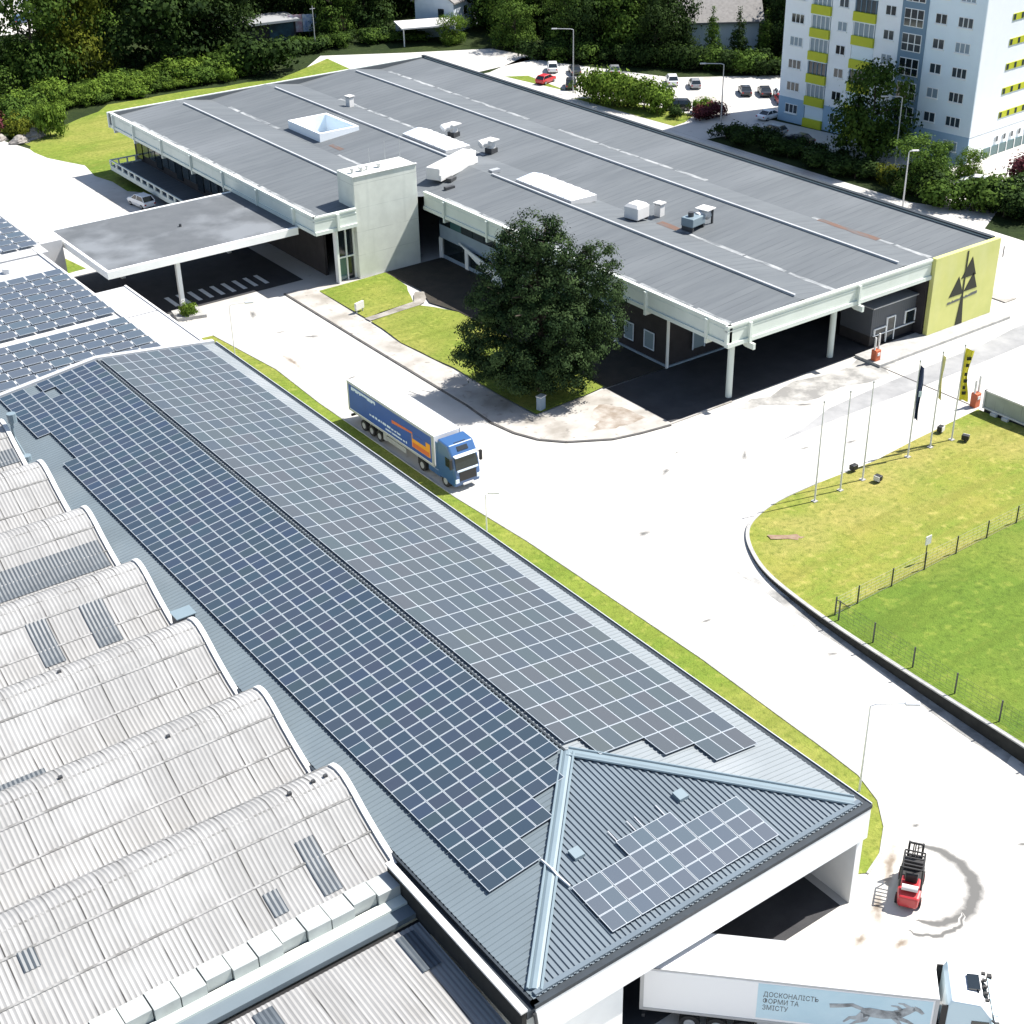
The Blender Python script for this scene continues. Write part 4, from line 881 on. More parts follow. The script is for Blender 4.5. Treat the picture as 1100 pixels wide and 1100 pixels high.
for k in range(N0):
    zt = 2.6 + k * ST
    for (xa, xb, li) in ((1.65, 3.8, 3), (5.5, 7.2, 2), (13.3, 14.95, 2), (20.95, 22.5, 2), (28.3, 30.5, 3)):
        if zt + .2 > TOP: continue
        window(xa, zt - 1.25, xb - xa, 1.3, li, rr.choice(['glass_window', 'glass_window', 'glass_dark', 'glass_pale']))
    # stair glazing: two bands per storey
    if k > 0:
        g1 = MB(); g1.box(8.9, 11.9, .1, .14, zt - 2.2, zt + .1); o = g1.build('stair_window', 'white_paint', ap)
        g2 = MB()
        for i in range(3):
            for (a, b_) in ((zt - 1.1, zt), (zt - 2.1, zt - 1.22)): g2.box(9.0 + i * 1.0, 9.85 + i * 1.0, .138, .16, a, b_)
        g2.build('pane', rr.choice(['glass_dark', 'glass_window']), o)
    # balconies: lime parapet, recessed glazing
    for (xa, xb) in ((16.35, 19.95), (23.75, 27.05)):
        b_ = MB(); b_.box(xa, xb, -.1, .35, zt - 2.65, zt - 1.45); o = b_.build('balcony', 'lime', ap)
        c_ = MB(); c_.box(xa + .02, xb - .02, -.1, .3, zt - 2.78, zt - 2.65); c_.build('slab', 'apt_pale', o)
        gk = rr.random()
        d_ = MB(); d_.box(xa + .05, xb - .05, -.12, -.04, zt - 1.45, zt + .3); d_.build('loggia', 'glass_window' if gk < .35 else 'apt_pale' if gk < .55 else 'glass_pale', o)
        if gk < .7 or gk >= .7:
            e_ = MB()
            for i in range(5): x = xa + .1 + i * (xb - xa - .28) / 4; e_.box(x, x + .1, -.04, .04, zt - 1.45, zt + .32)
            e_.box(xa + .1, xb - .1, -.04, .02, zt + .26, zt + .34)
            if gk < .35 or gk > .55: e_.build('frame', 'white_paint' if gk > .3 else 'apt_stair', o)
# end wall windows, four to a storey on a lime band
for k in range(N0):
    zt = 2.6 + k * ST
    e = MB()
    for i in range(5):
        y = 6.3 + i * 1.8
        o = MB().box(-.07, -.003, -y - .62, -y, zt - .85, zt).build('window', 'white_paint' if k == 0 else 'lime', ap)
        MB().box(-.09, -.07, -y - .56, -y - .08, zt - .78, zt - .08).build('pane', 'glass_window', o)
        if k and i < 4: MB().box(-.065, -.0035, -y - 1.8 + .02, -y - .64, zt - .85, zt).build('spandrel', 'lime', ap)
gz = MB(); gz.box(-.06, 0.04, -DEP + .5, -3.4, .05, 1.3); gz.build('basement_glazing', 'glass_teal', ap)
pl = MB(); 
for i in range(8): y = 3.4 + i * 1.9; pl.box(-.12, .05, -y - .15, -y, .02, 1.35)
pl.build('glazing_bar', 'white_paint', ap)

# ------------------------------------------------------------------ trees
def crown(name, lobes, nclump, per, cr, leaf, m, seed, up=.35, flat=1.):
    g_ = np.random.default_rng(seed)
    vols = np.array([l[3] * l[4] + l[4] * l[5] + l[3] * l[5] for l in lobes]); pr = vols / vols.sum()
    which = g_.choice(len(lobes), nclump, p=pr)
    L = np.array(lobes, float)[which]
    d = g_.normal(size=(nclump, 3)); d[:, 2] += up * .6; d /= np.linalg.norm(d, axis=1)[:, None]
    rr_ = g_.uniform(.55, 1.03, nclump) ** .6
    cen = L[:, :3] + d * L[:, 3:6] * rr_[:, None]
    shade = np.clip(g_.normal(.45, .24, nclump) + d[:, 2] * .12, 0, 1)
    n = nclump * per
    ci = np.repeat(np.arange(nclump), per)
    p = cen[ci] + g_.normal(size=(n, 3)) * cr * np.array([1, 1, .7 * flat])
    p[:, 2] = np.maximum(p[:, 2], .05)
    nrm = d[ci] * .9 + (p - cen[ci]) / cr * .75 + g_.normal(size=(n, 3)) * .42; nrm[:, 2] += up; nrm /= np.linalg.norm(nrm, axis=1)[:, None]
    t = np.cross(nrm, g_.normal(size=(n, 3))); t /= np.linalg.norm(t, axis=1)[:, None]
    b_ = np.cross(nrm, t)
    s = leaf * g_.uniform(.55, 1.3, n)[:, None]
    V = np.stack([p - t * s * .5, p + b_ * s * .36, p + t * s * .5, p - b_ * s * .36], 1).reshape(-1, 3)
    me = bpy.data.meshes.new(name); me.vertices.add(4 * n); me.vertices.foreach_set('co', V.astype(np.float32).ravel())
    me.loops.add(4 * n); me.loops.foreach_set('vertex_index', np.arange(4 * n, dtype=np.int32))
    me.polygons.add(n); me.polygons.foreach_set('loop_start', np.arange(0, 4 * n, 4, dtype=np.int32)); me.polygons.foreach_set('loop_total', np.full(n, 4, np.int32))
    a = me.attributes.new('shade', 'FLOAT', 'FACE'); a.data.foreach_set('value', np.clip(shade[ci] + g_.normal(0, .12, n), 0, 1).astype(np.float32))
    me.materials.append(M[m]); me.update(); me.validate()
    return me
def trunk(h, r, seed, limbs=6, lean=.3):
    r_ = random.Random(seed); b_ = MB(); pts = [(r_.uniform(-lean, lean) * t, r_.uniform(-lean, lean) * t, h * t) for t in (0, .25, .5, .75, 1)]
    b_.tube(pts, r, 8, r * .25)
    for i in range(limbs):
        t = r_.uniform(.35, .9); a = r_.uniform(0, 6.3); l = h * r_.uniform(.25, .4); z = h * t
        b_.tube([(0, 0, z), (math.cos(a) * l * .5, math.sin(a) * l * .5, z + l * .3), (math.cos(a) * l, math.sin(a) * l, z + l * .45)], r * .4, 5, r * .1)
    return b_
PROT = {}
def lobes_round(h, w_, seed, n=7, base=.3):
    r_ = random.Random(seed); out = [(0, 0, h * .58, w_ * .34, w_ * .34, h * .36)]
    for i in range(n):
        a = 6.283 * i / n + r_.uniform(-.3, .3); z = h * r_.uniform(base + .08, .82); k = w_ * .30 * (1.15 - abs(z / h - .5))
        q = r_.uniform(.22, .30) * w_
        out.append((math.cos(a) * k, math.sin(a) * k, z, q, q, q * .85))
    return out
def lobes_cone(h, w_, seed):
    r_ = random.Random(seed); out = []
    for i in range(9):
        t = i / 8; q = w_ * .5 * (1 - t) ** .8 + .25; out.append((r_.uniform(-.2, .2), r_.uniform(-.2, .2), h * (.1 + .86 * t), q, q, h * .09))
    return out
def proto(key, me, tr=None):
    PROT[key] = (me, tr.build('trunk', 'bark') if tr else None)
    if PROT[key][1]: d = PROT[key][1].data; bpy.data.objects.remove(PROT[key][1]); PROT[key] = (me, d)
for i, (m, s) in enumerate((('leaf_dark', 1), ('leaf_mid', 2), ('leaf_dark', 3), ('leaf_bright', 4), ('leaf_yellow', 5), ('leaf_mid', 6))):
    proto('round%d' % i, crown('crown', lobes_round(12, 11, s, 8, .0) + [(math.cos(a_) * 3, math.sin(a_) * 3, 2.4, 2.6, 2.6, 2.2) for a_ in (0, 1.3, 2.5, 3.8, 5)], 330, 26, .58, .46, m, s), trunk(9, .3, s))
for i, (m, s) in enumerate((('leaf_dark', 11), ('leaf_mid', 12))):
    proto('cone%d' % i, crown('crown', lobes_cone(13, 5.2, s), 200, 20, .36, .42, m, s, .1), trunk(12.4, .22, s, 0, .1))
for i, (m, s) in enumerate((('leaf_bright', 21), ('leaf_mid', 22), ('leaf_dark', 23), ('leaf_yellow', 24), ('leaf_red', 25))):
    r_ = random.Random(s); lb_ = [(r_.uniform(-1, 1), r_.uniform(-1, 1), r_.uniform(.7, 1.25), r_.uniform(.7, 1.1), r_.uniform(.7, 1.1), r_.uniform(.6, .95)) for _ in range(6)]
    proto('bush%d' % i, crown('crown', lb_, 90, 24, .26, .26, m, s), trunk(1.3, .07, s, 4))
def tree(key, name, label, cat, x, y, s=1., sz=None, rot=None, group=None, sx=None):
    t = thing(name, label, cat, (x, y, 0), R.uniform(0, 6.28) if rot is None else rot, group); t.scale = (s if sx is None else sx, s, sz if sz is not None else s)
    me, td = PROT[key]
    c = bpy.data.objects.new('crown', me); C.objects.link(c); c.parent = t
    if td: k = bpy.data.objects.new('trunk', td); C.objects.link(k); k.parent = t
    return t
# the big pine
lat = Vector((math.cos(rad(35.4)), -math.sin(rad(35.4)), 0)); dep = Vector((math.sin(rad(35.4)), math.cos(rad(35.4)), 0))
def PL_(a, d, z, r0, rz): v = lat * a + dep * d; return (v.x, v.y, z, r0, r0, rz)
pine_l = [PL_(-.3, 0, 15.0, 2.3, 2.3), PL_(-1.4, .3, 13.6, 2.6, 2.0), PL_(1.0, -.3, 13.4, 2.2, 1.9), PL_(-3.2, .2, 11.6, 2.2, 1.8), PL_(-.6, -.8, 10.9, 2.7, 2.0), PL_(1.9, -.4, 10.4, 2.2, 2.0), PL_(5.0, 0, 12.3, 1.9, 1.8), PL_(4.4, .3, 10.4, 2.1, 1.8), PL_(6.2, .2, 9.2, 1.7, 1.7), PL_(5.6, -.3, 6.9, 2.1, 1.7), PL_(-4.6, 0, 8.8, 2.0, 1.6), PL_(-2.6, -1.2, 8.4, 2.4, 1.8), PL_(-5.4, 0, 6.0, 2.0, 1.5), PL_(-6.3, .2, 4.2, 1.6, 1.0), PL_(-.2, -2.2, 7.6, 2.7, 2.0), PL_(2.8, -2.0, 7.4, 2.5, 1.9), PL_(4.9, -1.4, 4.8, 2.2, 1.4), PL_(0, 2.8, 7.6, 3.4, 3.0), PL_(-3.4, -2.2, 4.6, 2.5, 1.6), PL_(-.4, -3.0, 4.4, 2.7, 1.7), PL_(2.4, -2.8, 4.0, 2.4, 1.5), PL_(-4.8, -.8, 2.8, 2.0, 1.0), PL_(-2, 2.6, 5, 3.2, 2.4), PL_(3.4, 2.6, 5.4, 3.0, 2.6), PL_(-1.6, -2.8, 2.6, 2.4, 1.0), PL_(2.2, -2.4, 2.3, 2.4, .9), PL_(0, -.3, 2.4, 3.0, 1.4), PL_(-3.0, .5, 2.2, 2.4, 1.1), PL_(3.2, .6, 2.4, 2.6, 1.4), PL_(-1, 2.2, 2.0, 3.0, 1.4), PL_(-6.6, .2, 3.6, 1.4, .7)]
t = thing('pine_tree', 'tall dark many-headed pine on the lawn before the long low building', 'tree', (72.2, 96.6, 0.1))
c = bpy.data.objects.new('crown', crown('crown', pine_l, 1250, 96, .32, .21, 'leaf_pine', 77, .35)); C.objects.link(c); c.parent = t
trunk(15.5, .42, 7, 12).build('trunk', 'bark', t)
# far trees
T = tree
T('round5', 'deciduous_tree', 'large dark tree at the far left with a yellow-green neighbour', 'tree', 77.5, 239, 1.3, 1.5)
T('round4', 'deciduous_tree', 'yellow-green tree leaning out right of the large dark one at far left', 'tree', 85.5, 241, 1.15, 1.75)
T('round1', 'deciduous_tree', 'dark spreading tree cut by the left picture edge', 'tree', 65, 235, 1.2, .8)
T('round2', 'deciduous_tree', 'very dark broad tree behind the long shrub belt', 'tree', 99.5, 241, 1.95, 1.75, rot=1.0)
T('round0', 'deciduous_tree', 'dark tree joined to the right of the broad one behind the shrub belt', 'tree', 110, 241, 1.6, 1.5)
T('round5', 'deciduous_tree', 'mid-green tree between the two great dark trees at the top', 'tree', 93, 258, 1.4, 1.5)
T('bush2', 'round_bush', 'big dome-shaped dark bush on the lawn by the far drive', 'bush', 111.6, 224.5, 2.9, 2.9)
T('bush1', 'round_bush', 'smaller dome bush beside the big dome-shaped one', 'bush', 106.8, 227.5, 2.4, 2.2)
for i in range(22):
    x = 64 + i * 2.05; y = 229 - (i % 3) * 1.8 + max(0, 75 - x) * -.4 + R.uniform(-1, 1)
    T('bush%d' % (0, 0, 1, 0, 1)[i % 5], 'shrub', 'shrub of the long green belt under the big dark trees at far left', 'shrub', x, y, R.uniform(1.3, 2.0), R.uniform(1.2, 1.9), group='belt of shrubs along the far lawn')
for i in range(12):
    x = 69 + i * 3.1; T('bush%d' % (0, 1, 0)[i % 3], 'shrub', 'low bright shrub at the front edge of the belt by the far lawn', 'shrub', x, 223.5 - max(0, 74 - x) * .8 + R.uniform(-1, 1), R.uniform(.9, 1.3), R.uniform(.7, 1.1), group='front row of the shrub belt')
T('bush0', 'young_tree', 'small bright green young tree beside the pale rocks on the lawn', 'tree', 68.3, 209.5, 1.35, 2.4)
T('bush3', 'shrub', 'yellowish thin shrub among the pale rocks', 'shrub', 64.5, 212, 1.2, 1.6)
T('bush4', 'shrub', 'reddish-brown shrub behind the rocks at the left edge', 'shrub', 62, 219, 1.7, 1.3)
T('bush1', 'shrub', 'green shrub between the rocks and the red-brown one', 'shrub', 65.5, 217, 1.5, 1.3)
for i, (x, y, s_) in enumerate(((63.6, 209.2, 1.0), (66.2, 210.6, 1.25), (61.6, 212.5, .9))):
    g_ = np.random.default_rng(i); b_ = MB(); rings = []
    for q in range(6):
        zz = q / 5; rr_ = math.cos(zz * 1.35) ; rings.append([(math.cos(a) * rr_ * s_ * (1.5 + g_.uniform(-.25, .25)), math.sin(a) * rr_ * s_ * (1.1 + g_.uniform(-.25, .25)), zz * s_ * 1.1) for a in np.linspace(0, 6.283, 10)[:-1]])
    b_.loft(rings); o = b_.build('boulder', 'rock', smooth=False); o.location = (x, y, 0); tag(o, ('pale boulder left of the yellowish shrub', 'largest pale boulder at the foot of the young tree', 'small boulder at the very left of the rock group')[i], 'rock', 'rocks on the far lawn')
back = [('round0', 118, 252, 1.25, 'dark tree behind the graffiti-covered shelter, leftmost of three'), ('round2', 127, 256, 1.35, 'dark tree behind the colourful billboard'), ('round0', 136, 248, 1.3, 'tall dark tree right of the billboard pole'), ('round2', 141, 242, 1.1, 'dark tree left of the white carport'), ('round1', 133, 240, .8, 'mid-green tree hanging over the billboard end'),
        ('round2', 150, 250, 1.2, 'dark tree behind the carport roof'), ('round1', 160, 226, 1.05, 'green tree right in front of the white house'), ('round0', 163, 232, 1.2, 'dark tree right of the white house'), ('round5', 153.5, 212, .75, 'lighter tree beside the far corner of the factory roof'), ('round1', 157, 217, .7, 'green tree behind the lighter one by the far roof corner'), ('round3', 147, 222, .45, 'bright little tree under the carport edge'),
        ('round0', 165, 218, 1.2, 'dark tree above the red car'), ('round2', 172, 224, 1.35, 'tall dark tree farther behind the red car'), ('round1', 158, 202, .8, 'green tree at the edge of the car park, left of the street lamp'), ('round5', 166, 208, .85, 'mid-green tree right of the far street lamp'), ('round2', 172, 204, 1.2, 'tall dark tree right of the far street lamp'), ('round0', 174, 198, .95, 'dark tree left of the grey gabled roof'),
        ('round1', 168, 196, .9, 'green tree overhanging the parked pale cars'), ('round3', 164, 195, .55, 'bright green young tree overhanging the car park'), ('cone0', 168, 183.5, .62, 'dark conifer left of the grey gable'), ('cone1', 171.5, 181, .66, 'green conifer in front of the grey gable'), ('cone0', 175, 178.5, .68, 'dark conifer right of the green conifer, before the grey gable'), ('cone1', 178.5, 176, .66, 'conifer nearest the apartment block, before the gable'), ('round0', 164, 187, .75, 'dark tree behind the white parked car'), ('round2', 184, 175, .8, 'dark tree behind the dark parked cars'), ('round2', 190, 176, 1.3, 'dark tree touching the apartment block edge'), ('round0', 197, 184, 1.4, 'dark tree behind the apartment block corner'), ('round0', 208, 196, 1.4, 'tall dark tree behind the grey gable'), ('round2', 196, 206, 1.3, 'dark tree behind the gable roof'), ('round0', 150, 266, 1.3, 'dark tree at the top above the carport'), ('round2', 186, 232, 1.3, 'dark tree at the top, above the conifers'), ('round0', 176, 240, 1.3, 'dark tree at the top centre'), ('round2', 166, 250, 1.3, 'dark tree at the top behind the white house'), ('round0', 130, 270, 1.3, 'dark tree at the top behind the billboard'), ('round2', 112, 266, 1.3, 'dark tree at the top above the shelter')]
for i, (k, x, y, s_, l) in enumerate(back): T(k, 'conifer' if k[:4] == 'cone' else 'deciduous_tree', l, 'tree', x, y, s_, s_ * R.uniform(.95, 1.15), rot=i * 1.3)
for i in range(30):
    x = 112 + (i % 15) * 6.6 + R.uniform(-2, 2); y = 292 - (i % 15) * 5.6 + (i // 15) * 17 + R.uniform(-3, 3)
    T(('round0', 'round2', 'round0', 'round5')[i % 4], 'deciduous_tree', 'dark tree of the wood along the upper picture edge', 'tree', x, y, R.uniform(1.3, 1.7), R.uniform(1.3, 1.7), rot=i, group='wood along the top')
for i in range(26):
    x = 147.5 + i * 1.12 + R.uniform(-.6, .6); y = 203 - i * 1.72 + R.uniform(-1, 1)
    T('bush%d' % (2, 2, 1)[i % 3], 'shrub', 'dark undergrowth shrub along the shaded rear of the car park', 'shrub', x + 5, y, R.uniform(1.3, 1.9), R.uniform(1.2, 2.0), group='undergrowth behind the car park')
for i in (0, 1, 2, 6): T(('round2', 'round1', 'round0')[i % 3], 'deciduous_tree', 'tree in the close row whose crowns overhang the rear of the car park', 'tree', 160.5 + i * 4.1, 199 - i * 5.0, R.uniform(.85, 1.05), R.uniform(.95, 1.2), rot=i * 2., group='close row behind the car park')
for i in range(16): T('bush%d' % (2, 1)[i % 2], 'shrub', 'dark shrub of the low row before shelter, billboard and carport', 'shrub', 112 + i * 2.1, 234.5 - max(0, i - 8) * .6 + R.uniform(-1.5, 1.5), R.uniform(1.2, 1.8), R.uniform(.8, 1.3), group='low row before the billboard')
hl = ['bright clipped bush at the left end of the car park hedge', 'bright bush, second in the car park hedge', 'bright bush in the middle of the car park hedge', 'bright bush, second last in the car park hedge', 'lowest bright bush at the right end of the car park hedge']
for i, (x, y, s_) in enumerate(((141.3, 174.8, 1.75), (142.3, 171.8, 1.8), (143.1, 168.9, 1.75), (143.9, 166.0, 1.7), (144.6, 163.4, 1.5))): T('bush0', 'hedge_bush', hl[i], 'bush', x, y, s_, s_ * 1.25, group='bright hedge by the car park')
T('bush4', 'flowering_shrub', 'reddish flowering shrub on the kerb island of the car park', 'shrub', 147.6, 155.8, 1.5, 1.1); T('bush0', 'shrub', 'green shrub behind the reddish flowering one', 'shrub', 148.6, 158.2, 1.1, 1.1); T('bush2', 'shrub', 'small dark round shrub at the corner of the hedge lawn', 'shrub', 144.6, 159.2, .8, .8)
# by the apartments
T('round1', 'deciduous_tree', 'leafy tree standing before the lime balconies of the apartment block', 'tree', 150.2, 127.5, .95, 1.08, rot=.4)
T('round5', 'deciduous_tree', 'green tree right of the white street lamp, below the apartment windows', 'tree', 144.6, 113.8, .68, .62, rot=2.)
T('bush1', 'shrub', 'green shrub at the foot of the tree beside the white street lamp', 'shrub', 142.6, 108.6, 1.7, 1.6)
T('bush3', 'shrub', 'yellow-green shrub in the dark planting left of the white lamp', 'shrub', 144.2, 118.8, 1.1, 1.2)
T('bush2', 'shrub', 'dark shrub leaning on the lamp pole', 'shrub', 142.8, 113, 1.9, 1.7)
T('round3', 'young_tree', 'small bright tree at the sunlit corner of the apartment block', 'tree', 153.0, 113.4, .36, .36)
T('round1', 'young_tree', 'small green tree just left of the sunlit apartment corner', 'tree', 150.6, 116.6, .38, .4)
T('bush4', 'shrub', 'dark red shrub beside the right picture edge near the apartments', 'shrub', 157.5, 106.5, 2.0, 1.9)
T('bush2', 'shrub', 'brown-green shrub at the right picture edge', 'shrub', 155.5, 102.6, 2.0, 1.8)
for i, (x, y, s_, k) in enumerate(((143.5, 104.8, 1.9, 1), (145.8, 104.2, 1.9, 1), (147.8, 102.4, 1.8, 2), (144.4, 101.2, 1.7, 2), (146.6, 98.6, 1.8, 2), (149.6, 98.6, 1.8, 1), (149, 94.6, 1.8, 2))):
    T('bush%d' % k, 'shrub', 'rounded green shrub in the thicket at the right edge behind the yellow sign', 'shrub', x, y, s_, s_ * .95, group='thicket behind the yellow sign')
for i in range(14):
    x = 142.2 + (i % 2) * 2.4; y = 146.5 - i * 2.0; T('bush2', 'shrub', 'dark shrub of the shaded hedge between road and apartment block', 'shrub', x, y, R.uniform(1.1, 1.5), R.uniform(.8, 1.15), group='shaded hedge before the apartments')
T('bush0', 'shrub', 'small green plant at the foot of the canopy column', 'shrub', 54.5, 133.4, .55, .75)

# ------------------------------------------------------------------ vehicles
def wheel(parent, x, y, r, w_, name='wheel', rim='metal_grey'):
    o = MB(); o.tube([(x, y - w_ / 2, r), (x, y + w_ / 2, r)], r, 18); q = o.build(name, 'rubber', parent)
    h = MB(); h.tube([(x, y - w_ / 2 - .015, r), (x, y + w_ / 2 + .015, r)], r * .55, 12); h.build('rim', rim, q); return q
def make_car(label, x, y, rot, paint, kind='hatch', group=None):
    t = thing('parked_car', label, 'car', (x, y, .02), rot, group); t.scale = (.94, .94, .94)
    L, W, H = (4.3, 1.78, 1.48) if kind == 'hatch' else (4.7, 1.82, 1.44) if kind == 'sedan' else (4.6, 1.85, 1.68)
    xs = [-.5, -.46, -.33, -.1, .12, .27, .45, .5]
    body = [(-.5, .45, .78), (-.47, .28, .92), (-.3, .22, .96), (0, .2, .95), (.22, .2, .94), (.42, .22, .84), (.49, .30, .68), (.5, .42, .60)]
    def ring(px, z0, z1, w_):
        return [(px, -w_ * .9, z0), (px, w_ * .9, z0), (px, w_, (z0 + z1) * .5), (px, w_ * .93, z1), (px, -w_ * .93, z1), (px, -w_, (z0 + z1) * .5)]
    b_ = MB(); b_.loft([ring(p * L, z0, z1 * H / 1.48, W / 2 * (.86 if abs(p) > .48 else .96 if abs(p) > .44 else 1)) for p, z0, z1 in body]); b_.build('body', paint, t, smooth=False, bevel=.05)
    z1 = .93 * H / 1.48; r0, r1 = (-.47, -.36) if kind != 'sedan' else (-.36, -.22)
    cab = MB(); w0, w1 = W / 2 * .9, W / 2 * .74
    cab.loft([[(r0 * L, -w0, z1), (.24 * L, -w0, z1), (.24 * L, w0, z1), (r0 * L, w0, z1)], [((r1 + .02) * L, -w1, H - .06), (.06 * L, -w1, H - .06), (.06 * L, w1, H - .06), ((r1 + .02) * L, w1, H - .06)]]); cab.build('window', 'glass_dark', t)
    rf = MB(); rf.loft([[((r1) * L, -w1 - .02, H - .07), (.07 * L, -w1 - .02, H - .07), (.07 * L, w1 + .02, H - .07), (r1 * L, w1 + .02, H - .07)], [((r1 + .02) * L, -w1 * .9, H), (.03 * L, -w1 * .9, H), (.03 * L, w1 * .9, H), ((r1 + .02) * L, w1 * .9, H)]])
    for sy in (-1, 1):
        for (xa, xb, xc) in ((.24, .06, 0), (r0, r1 + .02, 0), (-.05, -.06, 0)): rf.tube([(xa * L, sy * w0, z1), (xb * L, sy * w1, H - .05)], .05, 4)
    rf.build('roof', paint, t)
    for sx in (-.31, .3):
        for sy in (-1, 1): wheel(t, sx * L, sy * (W / 2 - .12), .32, .22)
    for sy in (-1, 1):
        MB().box(.485 * L, .505 * L, sy * W * .36 - .16, sy * W * .36 + .16, .58, .7).build('headlight', 'print_pale', t); MB().box(-.505 * L, -.488 * L, sy * W * .38 - .12, sy * W * .38 + .12, .62, .82).build('tail_light', 'tail_red', t)
    return t
ca = rad(145)
cars = [(142.4, 188.4, .35, 'red', 'hatch', 'bright red hatchback at the near edge of the car park'), (148.0, 194.0, .95, 'car_white', 'suv', 'white car parked behind the red hatchback'), (149.8, 190.3, 1.05, 'car_dark', 'sedan', 'dark sedan beside the white car, behind the lamp'), (143.6, 183.4, .9, 'car_dark', 'suv', 'black car right of the red one, at the lamp pole'), (154.8, 186.2, .95, 'car_grey', 'sedan', 'pale grey car half hidden by the bright hedge'),
        (157.2, 174.8, .95, 'car_white', 'suv', 'white car standing alone under the dark trees'), (158.6, 171.0, .95, 'car_grey', 'hatch', 'silver grey car right of the lone white one'), (147.4, 162.6, 2.4, 'car_dark', 'suv', 'black car at the right end of the bright hedge'), (149.9, 158.9, 2.4, 'car_dark', 'hatch', 'dark car behind the reddish flowering shrub'), (161.6, 162.8, .95, 'car_dark', 'sedan', 'dark sedan, left of two in the shade under the trees'), (163.6, 160.6, .95, 'car_dark', 'sedan', 'dark sedan, right of two in the shade under the trees'),
        (164.0, 157.6, .95, 'car_white', 'suv', 'white car tucked behind the apartment corner'), (162.2, 155.6, .95, 'red', 'hatch', 'dark red car in front of the white one at the apartment corner'), (154.4, 150.2, .1, 'car_white', 'sedan', 'white sedan side-on below the apartment block'), (93.6, 292, .4, 'car_blue', 'suv', 'dark blue car on the far road at the top left'), (65.6, 171.0, 1.7, 'car_white', 'suv', 'white van-like car parked beside the balcony, behind the canopy'), (151.5, 111.0, 2.0, 'car_white', 'hatch', 'white car glimpsed between the trees by the white lamp'), (153.8, 105.6, 1.9, 'car_dark', 'hatch', 'dark car behind the thicket at the right edge'), (148.6, 138.6, 1.7, 'car_dark', 'sedan', 'dark sedan in the shade before the apartment block'), (149.2, 144.2, 1.7, 'car_grey', 'hatch', 'grey hatchback in the shade at the apartment steps')]
for x, y, rt, p, k, l in cars: make_car(l, x, y, rt, p, k, 'parked cars')

